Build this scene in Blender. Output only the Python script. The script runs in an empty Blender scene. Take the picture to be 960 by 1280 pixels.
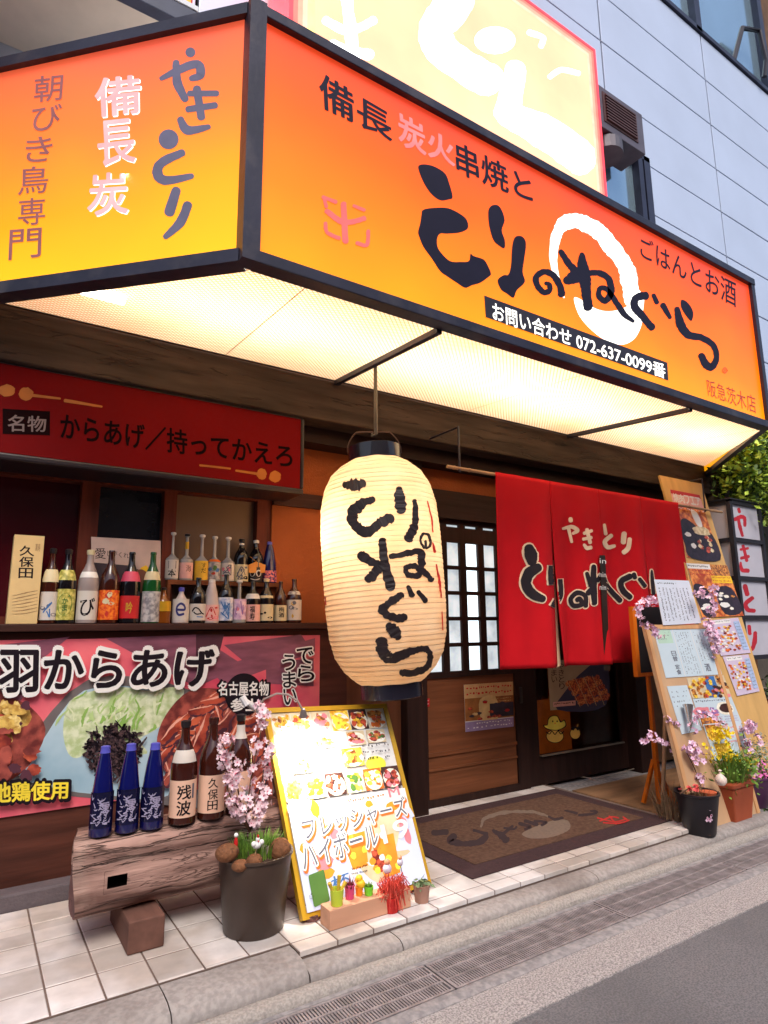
import bpy, bmesh, math, random
import numpy as np
from mathutils import Vector, Matrix
from mathutils.bvhtree import BVHTree
from mathutils.geometry import tessellate_polygon
random.seed(7)
R = math.radians
SC = bpy.context.scene
COL = SC.collection

# ------------------------------------------------------------------ camera
F = 783.12; YAW, PITCH, ROLL = R(33.1926), R(10.4436), R(-0.5349)
fw = Vector((math.sin(YAW)*math.cos(PITCH), math.cos(YAW)*math.cos(PITCH), math.sin(PITCH)))
rt0 = Vector((math.cos(YAW), -math.sin(YAW), 0)); up0 = rt0.cross(fw)
rt = rt0*math.cos(ROLL) + up0*math.sin(ROLL); up = -rt0*math.sin(ROLL) + up0*math.cos(ROLL)
EYE = Vector((0, 0, 1.2))
cd = bpy.data.cameras.new('camera'); cam = bpy.data.objects.new('camera', cd); COL.objects.link(cam)
cd.sensor_fit = 'VERTICAL'; cd.sensor_height = 24; cd.lens = 24*F/1280; cd.clip_start = .05; cd.clip_end = 500
cam.matrix_world = Matrix(((rt.x, up.x, -fw.x, EYE.x), (rt.y, up.y, -fw.y, EYE.y), (rt.z, up.z, -fw.z, EYE.z), (0, 0, 0, 1)))
SC.camera = cam
# ------------------------------------------------------------------ world, sun, exposure
SUN_EL, SUN_AZ = R(52), R(200)          # high hazy sun, from behind the viewer and to the left
w = bpy.data.worlds.new('World'); SC.world = w; w.use_nodes = True
nt = w.node_tree; sk = nt.nodes.new('ShaderNodeTexSky'); sk.sky_type = 'NISHITA'; sk.sun_disc = False
sk.sun_elevation = SUN_EL; sk.sun_rotation = SUN_AZ; sk.dust_density = 3; sk.altitude = 50
bgn = nt.nodes['Background']; bgn.inputs[1].default_value = .12
nt.links.new(sk.outputs[0], bgn.inputs[0])
sd = bpy.data.lights.new('sun', 'SUN'); sd.energy = 1.3; sd.angle = R(25); sd.color = (1, .95, .88)
so = bpy.data.objects.new('sun', sd); COL.objects.link(so)
sdir = Vector((math.sin(SUN_AZ)*math.cos(SUN_EL), math.cos(SUN_AZ)*math.cos(SUN_EL), math.sin(SUN_EL)))
so.rotation_euler = sdir.to_track_quat('Z', 'Y').to_euler()
VS = SC.view_settings; VS.view_transform = 'Standard'; VS.look = 'None'; VS.exposure = 0.75; VS.gamma = 1
SC.render.engine = 'CYCLES'; SC.cycles.use_denoising = True
SC.cycles.max_bounces = 7; SC.cycles.transparent_max_bounces = 12; SC.cycles.transmission_bounces = 6
SC.cycles.sample_clamp_indirect = 6; SC.cycles.caustics_reflective = False; SC.cycles.caustics_refractive = False

# ------------------------------------------------------------------ measuring: pixel of the photo -> point on a real plane
def ray(x, y): return rt*((x-480)/F) - up*((y-640)/F) + fw
def on(x, y, ax, v):
    d = ray(x, y); i = 'xyz'.index(ax); return EYE + d*((v-EYE[i])/d[i])
class Plane:
    def __init__(s, p, n):
        s.p = Vector(p); s.n = Vector(n).normalized()
        if s.n.dot(EYE-s.p) < 0: s.n = -s.n
    def hit(s, x, y):
        d = ray(x, y); return EYE + d*((s.p-EYE).dot(s.n)/d.dot(s.n))
def PY(y): return Plane((0, y, 0), (0, -1, 0))
def PZ(z): return Plane((0, 0, z), (0, 0, 1))
def zm(ox, oy, s): return lambda pts: [(ox+p[0]/s, oy+p[1]/s) for p in pts]

# ------------------------------------------------------------------ materials
MATS = {}
def s2l(c): return tuple((v/12.92 if v <= .04045 else ((v+.055)/1.055)**2.4) for v in c)
def mat(name, col, rough=.6, metal=0, var=.15, vs=8, bump=0., bs=60, emis=0, ecol=None, trans=0, stretch=(1, 1, 1), col2=None, ior=1.45, coat=0, detail=4, sharp=None, spec=.5):
    if name in MATS: return MATS[name]
    m = bpy.data.materials.new(name); m.use_nodes = True; t = m.node_tree; b = t.nodes['Principled BSDF']
    b.inputs['Roughness'].default_value = rough; b.inputs['Metallic'].default_value = metal
    b.inputs['Transmission Weight'].default_value = trans; b.inputs['IOR'].default_value = ior
    b.inputs['Coat Weight'].default_value = coat; b.inputs['Specular IOR Level'].default_value = spec
    tc = t.nodes.new('ShaderNodeTexCoord'); mp = t.nodes.new('ShaderNodeMapping'); mp.inputs['Scale'].default_value = stretch
    t.links.new(tc.outputs['Object'], mp.inputs[0])
    c1 = tuple(min(1, v*(1-var)) for v in col); c2 = col2 or tuple(min(1, v*(1+var)) for v in col)
    nz = t.nodes.new('ShaderNodeTexNoise'); nz.inputs['Scale'].default_value = vs; nz.inputs['Detail'].default_value = detail
    t.links.new(mp.outputs[0], nz.inputs['Vector'])
    rp = t.nodes.new('ShaderNodeValToRGB'); lo, hi = sharp or (.3, .7)
    rp.color_ramp.elements[0].position = lo; rp.color_ramp.elements[1].position = hi
    rp.color_ramp.elements[0].color = (*c1, 1); rp.color_ramp.elements[1].color = (*c2, 1)
    t.links.new(nz.outputs[0], rp.inputs[0]); t.links.new(rp.outputs[0], b.inputs['Base Color'])
    if emis:
        b.inputs['Emission Strength'].default_value = emis
        if ecol: b.inputs['Emission Color'].default_value = (*ecol, 1)
        else: t.links.new(rp.outputs[0], b.inputs['Emission Color'])
    if bump:
        n2 = t.nodes.new('ShaderNodeTexNoise'); n2.inputs['Scale'].default_value = bs; n2.inputs['Detail'].default_value = 5
        t.links.new(mp.outputs[0], n2.inputs['Vector'])
        bp = t.nodes.new('ShaderNodeBump'); bp.inputs['Strength'].default_value = bump; bp.inputs['Distance'].default_value = .01
        t.links.new(n2.outputs[0], bp.inputs['Height']); t.links.new(bp.outputs[0], b.inputs['Normal'])
    MATS[name] = m; return m
def rgb(r, g, b): return s2l((r/255, g/255, b/255))
def wood(name, col, ax=0, k=9, var=.4, rough=.6, spec=.25):
    st = [k, k, k]; st[ax] = .9
    return mat(name, col, rough, var=var, vs=2.2, stretch=tuple(st), bump=.25, bs=4, detail=8, spec=spec)
def veins(m, stretch, sc, wd, dark, amt=.85, bump=.6):
    '''narrow dark cracks that follow the grain'''
    t = m.node_tree; b_ = t.nodes['Principled BSDF']; src = b_.inputs['Base Color'].links[0].from_socket
    tc = t.nodes.new('ShaderNodeTexCoord'); mp = t.nodes.new('ShaderNodeMapping'); mp.inputs['Scale'].default_value = stretch; t.links.new(tc.outputs['Object'], mp.inputs[0])
    nz = t.nodes.new('ShaderNodeTexNoise'); nz.inputs['Scale'].default_value = sc; nz.inputs['Detail'].default_value = 4; nz.inputs['Distortion'].default_value = .6; t.links.new(mp.outputs[0], nz.inputs['Vector'])
    rp = t.nodes.new('ShaderNodeValToRGB'); e = rp.color_ramp.elements; e[0].position = .5-wd; e[0].color = (0, 0, 0, 1); e[1].position = .5; e[1].color = (1, 1, 1, 1); q = e.new(.5+wd); q.color = (0, 0, 0, 1)
    t.links.new(nz.outputs[0], rp.inputs[0])
    ml = t.nodes.new('ShaderNodeMath'); ml.operation = 'MULTIPLY'; ml.inputs[1].default_value = amt; t.links.new(rp.outputs[0], ml.inputs[0])
    mx = t.nodes.new('ShaderNodeMix'); mx.data_type = 'RGBA'; t.links.new(ml.outputs[0], mx.inputs[0]); t.links.new(src, mx.inputs[6]); mx.inputs[7].default_value = (*dark, 1); t.links.new(mx.outputs[2], b_.inputs['Base Color'])
    bp = t.nodes.new('ShaderNodeBump'); bp.invert = True; bp.inputs['Strength'].default_value = bump; bp.inputs['Distance'].default_value = .01; t.links.new(rp.outputs[0], bp.inputs['Height'])
    if b_.inputs['Normal'].links: t.links.new(b_.inputs['Normal'].links[0].from_socket, bp.inputs['Normal'])
    t.links.new(bp.outputs[0], b_.inputs['Normal']); return m
def spots(m, sc, lo, hi, col, amt=.6):
    '''stains, worn patches and uneven brightness, with a shape of their own'''
    t = m.node_tree; b_ = t.nodes['Principled BSDF']; src = b_.inputs['Base Color'].links[0].from_socket
    tc = t.nodes.new('ShaderNodeTexCoord'); nz = t.nodes.new('ShaderNodeTexNoise'); nz.inputs['Scale'].default_value = sc; nz.inputs['Detail'].default_value = 8; t.links.new(tc.outputs['Object'], nz.inputs['Vector'])
    rp = t.nodes.new('ShaderNodeValToRGB'); rp.color_ramp.elements[0].position = lo; rp.color_ramp.elements[1].position = hi; t.links.new(nz.outputs[0], rp.inputs[0])
    ml = t.nodes.new('ShaderNodeMath'); ml.operation = 'MULTIPLY'; ml.inputs[1].default_value = amt; t.links.new(rp.outputs[0], ml.inputs[0])
    mx = t.nodes.new('ShaderNodeMix'); mx.data_type = 'RGBA'; t.links.new(ml.outputs[0], mx.inputs[0]); t.links.new(src, mx.inputs[6]); mx.inputs[7].default_value = (*col, 1); t.links.new(mx.outputs[2], b_.inputs['Base Color']); return m
INK = mat('ink', rgb(28, 20, 28), .6, var=.1, spec=.15)
WHITE = mat('white_print', (.8, .78, .76), .5, var=.03)
PAPER = mat('paper', (.74, .72, .7), .55, var=.05, vs=3)
BLACKM = mat('black_metal', rgb(44, 40, 52), .45, var=.2, bump=.05)

# ------------------------------------------------------------------ mesh building
class MB:
    def __init__(s): s.v = []; s.f = []; s.m = []
    def add(s, vs, fs, mi=0):
        o = len(s.v); s.v += [Vector(v) for v in vs]; s.f += [tuple(i+o for i in f) for f in fs]; s.m += [mi]*len(fs); return s
    def box(s, a, b, mi=0, bev=0):
        x0, y0, z0 = [min(a[i], b[i]) for i in range(3)]; x1, y1, z1 = [max(a[i], b[i]) for i in range(3)]
        if bev:
            bm = bmesh.new(); bmesh.ops.create_cube(bm, size=1)
            for v in bm.verts: v.co = Vector(((x0+x1)/2+v.co.x*(x1-x0), (y0+y1)/2+v.co.y*(y1-y0), (z0+z1)/2+v.co.z*(z1-z0)))
            bmesh.ops.bevel(bm, geom=bm.edges[:], offset=bev, segments=2, affect='EDGES', profile=.5)
            bm.verts.index_update(); s.add([v.co.copy() for v in bm.verts], [[v.index for v in f.verts] for f in bm.faces], mi); bm.free(); return s
        return s.add([(x0, y0, z0), (x1, y0, z0), (x1, y1, z0), (x0, y1, z0), (x0, y0, z1), (x1, y0, z1), (x1, y1, z1), (x0, y1, z1)],
                     [(0, 3, 2, 1), (4, 5, 6, 7), (0, 1, 5, 4), (1, 2, 6, 5), (2, 3, 7, 6), (3, 0, 4, 7)], mi)
    def slab(s, quad, th, mi=0):         # quad with thickness away from its front normal
        q = [Vector(p) for p in quad]; n = (q[1]-q[0]).cross(q[3]-q[0]).normalized()
        if n.dot(EYE-q[0]) > 0: n = -n
        b = [p+n*th for p in q]
        return s.add(q+b, [(0, 1, 2, 3), (7, 6, 5, 4), (0, 4, 5, 1), (1, 5, 6, 2), (2, 6, 7, 3), (3, 7, 4, 0)], mi)
    def tube(s, pts, r, n=8, mi=0, caps=True):
        pts = [Vector(p) for p in pts]; rr = r if isinstance(r, (list, tuple)) else [r]*len(pts)
        rings = []; px = None
        for i, p in enumerate(pts):
            d = (pts[min(i+1, len(pts)-1)]-pts[max(i-1, 0)]).normalized()
            if px is None: px = d.orthogonal().normalized()
            else: px = (px - d*px.dot(d)).normalized()
            py = d.cross(px); rings.append([p+(px*math.cos(2*math.pi*k/n)+py*math.sin(2*math.pi*k/n))*rr[i] for k in range(n)])
        vs = [v for g in rings for v in g]; fs = []
        for i in range(len(pts)-1):
            for k in range(n): fs.append((i*n+k, i*n+(k+1) % n, (i+1)*n+(k+1) % n, (i+1)*n+k))
        if caps: fs += [tuple(range(n))[::-1], tuple(range((len(pts)-1)*n, len(pts)*n))]
        return s.add(vs, fs, mi)
    def lathe(s, prof, c=(0, 0, 0), n=24, mi=0, axis=None, caps=True, a0=0, a1=2*math.pi):
        c = Vector(c); full = abs(a1-a0-2*math.pi) < 1e-6
        if axis is None: ex, ey, ez = Vector((1, 0, 0)), Vector((0, 1, 0)), Vector((0, 0, 1))
        else: ez = Vector(axis).normalized(); ex = Vector((1, 0, 0)); ex = (ex-ez*ex.dot(ez)).normalized(); ey = ez.cross(ex)
        m = n if full else n+1; vs = []
        for r, z in prof:
            for k in range(m):
                a = a0+(a1-a0)*k/n; vs.append(c+ex*(r*math.cos(a))+ey*(r*math.sin(a))+ez*z)
        fs = []
        for i in range(len(prof)-1):
            for k in range(n): fs.append((i*m+k, i*m+(k+1) % m, (i+1)*m+(k+1) % m, (i+1)*m+k))
        if caps and full:
            if prof[0][0] > 1e-4: fs.append(tuple(range(m))[::-1])
            if prof[-1][0] > 1e-4: fs.append(tuple(range((len(prof)-1)*m, len(prof)*m)))
        return s.add(vs, fs, mi)
    def ball(s, c, r, n=10, mi=0, sq=(1, 1, 1), jit=0, rnd=random):
        m = n//2+1; c = Vector(c); vs = []; fs = []
        for i in range(m+1):
            th = math.pi*i/m
            for k in range(n):
                ph = 2*math.pi*k/n; q = r*(1+jit*(rnd.random()-.5))
                vs.append(c+Vector((math.sin(th)*math.cos(ph)*q*sq[0], math.sin(th)*math.sin(ph)*q*sq[1], math.cos(th)*q*sq[2])))
        for i in range(m):
            for k in range(n): fs.append((i*n+k, (i+1)*n+k, (i+1)*n+(k+1) % n, i*n+(k+1) % n))
        return s.add(vs, fs, mi)
    def build(s, name, mats, parent=None, smooth=False, root=None):
        me = bpy.data.meshes.new(name); off = Vector((0, 0, 0)); p = parent
        while p is not None: off += p.location; p = p.parent
        loc = Vector((0, 0, 0))
        if parent is None and root is not None: loc = Vector(root); off = loc
        me.from_pydata([v-off for v in s.v], [], s.f)
        for m in (mats if isinstance(mats, (list, tuple)) else [mats]): me.materials.append(m)
        if any(s.m): me.polygons.foreach_set('material_index', s.m)
        if smooth: me.polygons.foreach_set('use_smooth', [True]*len(me.polygons))
        me.validate(); me.update()
        if smooth:
            try: me.set_sharp_from_angle(angle=R(40))
            except Exception: pass
        o = bpy.data.objects.new(name, me); o.location = loc; COL.objects.link(o)
        if parent is not None: o.parent = parent
        return o
def tag(o, label, cat, group=None, kind=None):
    if label: o['label'] = label
    if cat: o['category'] = cat
    if group: o['group'] = group
    if kind: o['kind'] = kind
    return o
def thing(name, label, cat, loc=(0, 0, 0), group=None):
    o = bpy.data.objects.new(name, None); o.location = loc; o.empty_display_size = .05; COL.objects.link(o); return tag(o, label, cat, group)
def struct(name, mb, m, smooth=False): o = mb.build(name, m, smooth=smooth); o['kind'] = 'structure'; return o
def copy_tree(o, parent=None):
    c = o.copy(); COL.objects.link(c)
    if parent: c.parent = parent
    for ch in list(o.children): copy_tree(ch, c)
    return c

# ------------------------------------------------------------------ lettering
GC = {}
def glyphs(body, bold=0.):
    k = (body, bold)
    if k in GC: return GC[k]
    c = bpy.data.curves.new('t', 'FONT'); c.body = body; c.offset = bold; c.resolution_u = 4
    o = bpy.data.objects.new('t', c); COL.objects.link(o)
    dg = bpy.context.evaluated_depsgraph_get(); me = bpy.data.meshes.new_from_object(o.evaluated_get(dg))
    v = [(p.co.x, p.co.y) for p in me.vertices]; f = [tuple(p.vertices) for p in me.polygons]
    bpy.data.objects.remove(o); bpy.data.curves.remove(c); bpy.data.meshes.remove(me)
    if not v: GC[k] = ([], []); return GC[k]
    x0 = min(a for a, b in v); x1 = max(a for a, b in v); y0 = min(b for a, b in v); y1 = max(b for a, b in v)
    GC[k] = ([((a-x0)/(x1-x0 or 1), (y1-b)/(y1-y0 or 1)) for a, b in v], f); return GC[k]
def bil(q, u, v):
    return tuple((q[0][i]*(1-u)+q[1][i]*u)*(1-v)+(q[3][i]*(1-u)+q[2][i]*u)*v for i in range(len(q[0])))
def catmull(pts, ws, sub=9):
    P = [np.array(p, float) for p in pts]
    if len(P) == 2: sub = 4
    out = []; wo = []
    for i in range(len(P)-1):
        a = P[max(i-1, 0)]; b = P[i]; c = P[i+1]; d = P[min(i+2, len(P)-1)]
        for k in range(sub):
            t = k/sub; out.append(.5*((2*b)+(-a+c)*t+(2*a-5*b+4*c-d)*t*t+(-a+3*b-3*c+d)*t**3)); wo.append(ws[i]*(1-t)+ws[i+1]*t)
    out.append(P[-1]); wo.append(ws[-1]); return out, wo
def stroke2d(pts, ws, rough=.06, caps=True, cols=1):
    if not isinstance(ws, (list, tuple)): ws = [ws]*len(pts)
    P, W = catmull(pts, ws); n = len(P); L = []; Rr = []
    for i in range(n):
        d = P[min(i+1, n-1)]-P[max(i-1, 0)]; d = d/(np.linalg.norm(d)+1e-9); nn = np.array((-d[1], d[0]))
        if i == 0: a1 = a2 = 0.
        a1 = a1*.6+rough*(random.random()-.5)*2.2; a2 = a2*.6+rough*(random.random()-.5)*2.2; j1 = 1+a1; j2 = 1+a2
        L.append(P[i]+nn*W[i]/2*j1); Rr.append(P[i]-nn*W[i]/2*j2)
    v = [L[i]+(Rr[i]-L[i])*c/cols for c in range(cols+1) for i in range(n)]; f = [(c*n+i, c*n+i+1, (c+1)*n+i+1, (c+1)*n+i) for c in range(cols) for i in range(n-1)]
    if caps:
        for e, i in ((0, 0), (1, n-1)):
            d = P[min(i+1, n-1)]-P[max(i-1, 0)]; d = d/(np.linalg.norm(d)+1e-9)
            if e == 0: d = -d
            nn = np.array((-d[1], d[0])); o = len(v); r = W[i]/2
            v += [P[i]+(nn*math.cos(math.pi*k/6)+d*math.sin(math.pi*k/6)*.8)*r for k in range(7)]; f.append(tuple(range(o, o+7)))
    return [tuple(p) for p in v], f
def poly2d(pts, smooth=True, closed=True):
    P = pts
    if smooth:
        n = len(P); out = []
        for i in range(n):
            a, b, c, d = [np.array(P[(i+k-1) % n], float) for k in range(4)]
            for k in range(4):
                t = k/4; out.append(tuple(.5*((2*b)+(-a+c)*t+(2*a-5*b+4*c-d)*t*t+(-a+3*b-3*c+d)*t**3)))
        P = out
    tri = tessellate_polygon([[Vector((p[0], p[1], 0)) for p in P]])
    return P, [tuple(t) for t in tri]
class Ink:
    """collects 2-D marks (photo pixels) and lays them on a real surface, each layer a hair proud of the last"""
    def __init__(s, hit, nrm, step=.0004, lift=.002):
        s.hit = hit; s.n = nrm; s.cols = 1; s.mb = MB(); s.k = 0; s.step = min(step, .00004); s.lift = lift
    def put(s, v, f, mi=0, dl=0):
        s.k += 1; vs = []; ok = []
        for p in v:
            h = s.hit(p[0], p[1])
            if h is None: vs.append(Vector((0, 0, 0))); ok.append(False); continue
            n = s.n(h) if callable(s.n) else s.n
            vs.append(h+n*(s.lift+s.k*s.step+dl)); ok.append(True)
        s.mb.add(vs, [q for q in f if all(ok[i] for i in q)], mi); return s
    def stroke(s, pts, ws, mi=0, rough=.06, tf=None, sc=1):
        if tf: pts = tf(pts)
        if not isinstance(ws, (list, tuple)): ws = [ws]*len(pts)
        return s.put(*stroke2d(pts, [q/sc for q in ws], rough, True, s.cols), mi)
    def poly(s, pts, mi=0, tf=None, smooth=True):
        if tf: pts = tf(pts)
        return s.put(*poly2d(pts, smooth), mi)
    def ell(s, c, rx, ry, mi=0, tf=None, n=20, jit=0):
        pts = [(c[0]+rx*math.cos(2*math.pi*k/n)*(1+jit*(random.random()-.5)), c[1]+ry*math.sin(2*math.pi*k/n)*(1+jit*(random.random()-.5))) for k in range(n)]
        if tf: pts = tf(pts)
        return s.put(pts, [tuple(range(n))], mi)
    def text(s, body, quad, mi=0, tf=None, bold=0.):
        if tf: quad = tf(quad)
        return s._t(body, quad, mi, bold)
    def _t(s, body, quad, mi, bold):
        v, f = glyphs(body); asp = len(body)
        if bold <= 0: return s.put([bil(quad, a, b) for a, b in v], f, mi)
        n = 6 if bold < .045 else 12; vv = []; ff = []
        s.k += 1
        for j in range(n):
            t = 2*math.pi*j/n; du, dv = bold*math.cos(t)/asp*(1 if quad is not None else 1), bold*math.sin(t)
            s.k -= .9; s.put([bil(quad, a+du, b+dv) for a, b in v], f, mi)
        return s.put([bil(quad, a, b) for a, b in v], f, mi)
    def cells(s, body, quad, mi=0, tf=None, bold=0., vert=True, gap=.1):
        n = len(body)
        if tf: quad = tf(quad)
        for i, ch in enumerate(body):
            a, b = (i+gap/2)/n, (i+1-gap/2)/n
            q = [bil(quad, *(p if vert else p[::-1])) for p in ((0, a), (1, a), (1, b), (0, b))] if vert else [bil(quad, *p) for p in ((a, 0), (b, 0), (b, 1), (a, 1))]
            s._t(ch, q, mi, bold)
        return s
    def build(s, name, mats, parent): return s.mb.build(name, mats, parent)
class Sheet(Ink):
    """a printed sheet given by its four world corners; marks in its own 0..1 coordinates"""
    def __init__(s, quad, step=.0003, lift=.0006):
        s.q = [Vector(p) for p in quad]; n = (s.q[1]-s.q[0]).cross(s.q[3]-s.q[0]).normalized()
        if n.dot(EYE-s.q[0]) < 0: n = -n
        super().__init__(lambda u, v: Vector(bil(s.q, u, v)), n, step, lift)
    def rect(s, u0, v0, u1, v1, mi=0): return s.put([(u0, v0), (u1, v0), (u1, v1), (u0, v1)], [(0, 1, 2, 3)], mi)
    def lines(s, u0, v0, u1, v1, rows, mi=0, fill=.75, vert=False, dens=.8):
        v = []; f = []
        for r_ in range(rows):
            a = (r_+.2)/rows; b = (r_+.2+.5*fill)/rows; t = 0
            while t < 1:
                l = random.uniform(.012, .035)*(2 if not vert else 1)
                if random.random() < dens:
                    j = random.uniform(-.1, .1)/rows; hh = random.uniform(.5, 1)
                    if vert: c = [(a+j, t), (a+(b-a)*hh+j, t), (a+(b-a)*hh+j, t+l*.7), (a+j, t+l*.7)]
                    else: c = [(t, a+j), (t+l*.7, a+j), (t+l*.7, a+(b-a)*hh+j), (t, a+(b-a)*hh+j)]
                    o = len(v); v += [(u0+(u1-u0)*min(x, 1), v0+(v1-v0)*min(y, 1)) for x, y in c]; f.append((o, o+1, o+2, o+3))
                t += l*1.25
        return s.put(v, f, mi)
def sheet_thing(name, label, cat, quad, base, mats, draw, th=.003, group=None, part='print'):
    q = [Vector(p) for p in quad]; root = thing(name, label, cat, (q[2]+q[3])/2, group)
    sh = MB().slab(q, th).build('sheet', base, root)
    s = Sheet(q); draw(s)
    if s.mb.v: s.build(part, mats, sh)
    return root
def quad_on(pl, pts): return [pl.hit(*p) for p in pts]

# ================================================================== THE SETTING
ASPHALT = spots(mat('asphalt', (.125, .118, .125), .9, col2=(.205, .196, .205), var=0, vs=140, bump=.5, bs=200, detail=6, sharp=(.4, .6)), 1.1, .45, .7, (.10, .094, .10), .6)
def speckle(name, col, col2, sc=180, rough=.9, bump=.5):
    return mat(name, col, rough, col2=col2, var=0, vs=sc, bump=bump, bs=sc*.8, sharp=(.38, .62), detail=6)
CONC = speckle('rough_concrete', rgb(128, 122, 122), rgb(184, 176, 174), 150)
CONC2 = speckle('smooth_concrete', rgb(130, 126, 128), rgb(158, 152, 152), 40, bump=.2)
KERB = spots(speckle('kerb_stone', rgb(146, 138, 135), rgb(166, 158, 154), 50, bump=.2), 2.2, .48, .72, rgb(108, 96, 90), .6)
def tile_mat():
    m = mat('floor_tile', (.76, .71, .70), .38, var=.1, vs=14, bump=.06, bs=30, detail=8); t = m.node_tree
    b = t.nodes['Principled BSDF']; src = b.inputs['Base Color'].links[0].from_socket
    tc = t.nodes.new('ShaderNodeTexCoord'); vm = t.nodes.new('ShaderNodeVectorMath'); vm.operation = 'SNAP'; vm.inputs[1].default_value = (.165, .165, 10)
    wn = t.nodes.new('ShaderNodeTexWhiteNoise'); t.links.new(tc.outputs['Object'], vm.inputs[0]); t.links.new(vm.outputs[0], wn.inputs['Vector'])
    mr = t.nodes.new('ShaderNodeMapRange'); mr.inputs[3].default_value = .78; mr.inputs[4].default_value = 1.12
    t.links.new(wn.outputs['Value'], mr.inputs[0])
    mx = t.nodes.new('ShaderNodeMix'); mx.data_type = 'RGBA'; mx.blend_type = 'MULTIPLY'; mx.inputs[0].default_value = 1
    t.links.new(src, mx.inputs[6]); t.links.new(mr.outputs[0], mx.inputs[7])
    # worn dirt
    n2 = t.nodes.new('ShaderNodeTexNoise'); n2.inputs['Scale'].default_value = 2.3; n2.inputs['Detail'].default_value = 8; t.links.new(tc.outputs['Object'], n2.inputs['Vector'])
    r2 = t.nodes.new('ShaderNodeValToRGB'); r2.color_ramp.elements[0].position = .42; r2.color_ramp.elements[1].position = .62
    r2.color_ramp.elements[0].color = (.62, .55, .48, 1); r2.color_ramp.elements[1].color = (1, 1, 1, 1); t.links.new(n2.outputs[0], r2.inputs[0])
    m2 = t.nodes.new('ShaderNodeMix'); m2.data_type = 'RGBA'; m2.blend_type = 'MULTIPLY'; m2.inputs[0].default_value = .8
    t.links.new(mx.outputs[2], m2.inputs[6]); t.links.new(r2.outputs[0], m2.inputs[7]); t.links.new(m2.outputs[2], b.inputs['Base Color']); return m
TILE = tile_mat(); GROUT = mat('grout', rgb(112, 94, 86), .9, bump=.2)
struct('ground', MB().add([(-90, -90, -.3), (90, -90, -.3), (90, 90, -.3), (-90, 90, -.3)], [(0, 1, 2, 3)]), mat('ground_soil', (.12, .11, .1), .95))
struct('road', MB().add([(-40, -40, -.106), (60, -40, -.106), (60, 1.80, -.106), (-40, 1.80, -.106)], [(0, 1, 2, 3)]), ASPHALT)
# kerb profile, front edge wavering a little
def extr(prof, x0, x1, n, wob=.004, seed=1):
    rnd = random.Random(seed); mb = MB(); m = len(prof); vs = []
    for i in range(n+1):
        x = x0+(x1-x0)*i/n
        for k, (y, z) in enumerate(prof):
            q = wob if 0 < k < m-1 else 0
            vs.append((x, y+rnd.uniform(-q, q), z+rnd.uniform(-q, q)*.6))
    fs = [(i*m+k, (i+1)*m+k, (i+1)*m+k+1, i*m+k+1) for i in range(n) for k in range(m-1)]
    return mb.add(vs, fs)
for i, (a, b) in enumerate([(1.154, 1.56), (1.564, 2.75), (2.754, 3.9), (3.904, 5.1), (5.104, 9)]):
    struct('kerb', extr([(2.405, -.06), (2.396, -.046), (2.388, -.033), (2.375, -.028), (2.33, -.027), (2.30, -.031), (2.284, -.04), (2.277, -.052), (2.279, -.085)], a, b, max(8, int((b-a)*26)), .0012, i), KERB, True)
for i, (a, b) in enumerate([(-1.6, -.3), (-.296, .66), (.664, 1.15)]):
    struct('kerb', extr([(2.458, -.03), (2.456, -.006), (2.40, -.005), (2.34, -.009), (2.30, -.022), (2.283, -.042), (2.279, -.06), (2.279, -.085)], a, b, max(8, int((b-a)*26)), .0012, i+20), KERB, True)
KERB2 = speckle('kerb_gravel', rgb(146, 138, 133), rgb(170, 162, 155), 110, bump=.3)
struct('kerb', extr([(2.285, -.09), (2.276, -.066), (2.268, -.058), (2.25, -.056), (2.228, -.06), (2.216, -.07), (2.212, -.085), (2.213, -.11)], -1.6, 9, 260, .0018, 9), KERB2, True)
struct('gutter', extr([(2.24, -.088), (2.192, -.086), (2.188, -.1)], -1.6, 9, 60, .001, 4), CONC2)
struct('gutter', extr([(1.992, -.11), (1.989, -.088), (1.98, -.084), (1.945, -.085), (1.93, -.09), (1.928, -.105)], -1.6, 9, 90, .0012, 5), CONC2, True)
struct('pavement', extr([(1.93, -.092), (1.87, -.093), (1.81, -.096), (1.758, -.1), (1.754, -.12)], -1.6, 9, 300, .0035, 6), CONC, True)
struct('drain_channel', MB().add([(-1.6, 2.2, -.16), (9, 2.2, -.16), (9, 1.98, -.16), (-1.6, 1.98, -.16)], [(0, 1, 2, 3)]), mat('drain_dark', (.02, .02, .02), .9))
# drain gratings, one metre each
IRON = mat('grating_iron', rgb(150, 141, 142), .6, metal=.25, var=.3, vs=20, bump=.1)
g = MB(); yb = (1.998, 2.060, 2.122, 2.184)
for y in yb: g.box((0, y-.005, -.12), (.992, y+.005, -.087))
g.box((0, 1.993, -.1199), (.008, 2.189, -.0871)); g.box((.984, 1.993, -.1199), (.992, 2.189, -.0871))
for k in range(81):
    x = .012+k*.012
    for a, b in ((0, 1), (1, 2), (2, 3)): g.box((x-.0033, yb[a]+.005, -.118), (x+.0033, yb[b]-.005, -.0885))
g0 = g.build('drain_grating', IRON); g0.location = (-1.4, 0, 0)
tag(g0, 'slotted iron drain grating in the row along the kerb', 'drain grating', 'drain gratings along the kerb')
for k in range(1, 9):
    c = g0.copy(); COL.objects.link(c); c.location = (-1.4+k, 0, 0)
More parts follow.
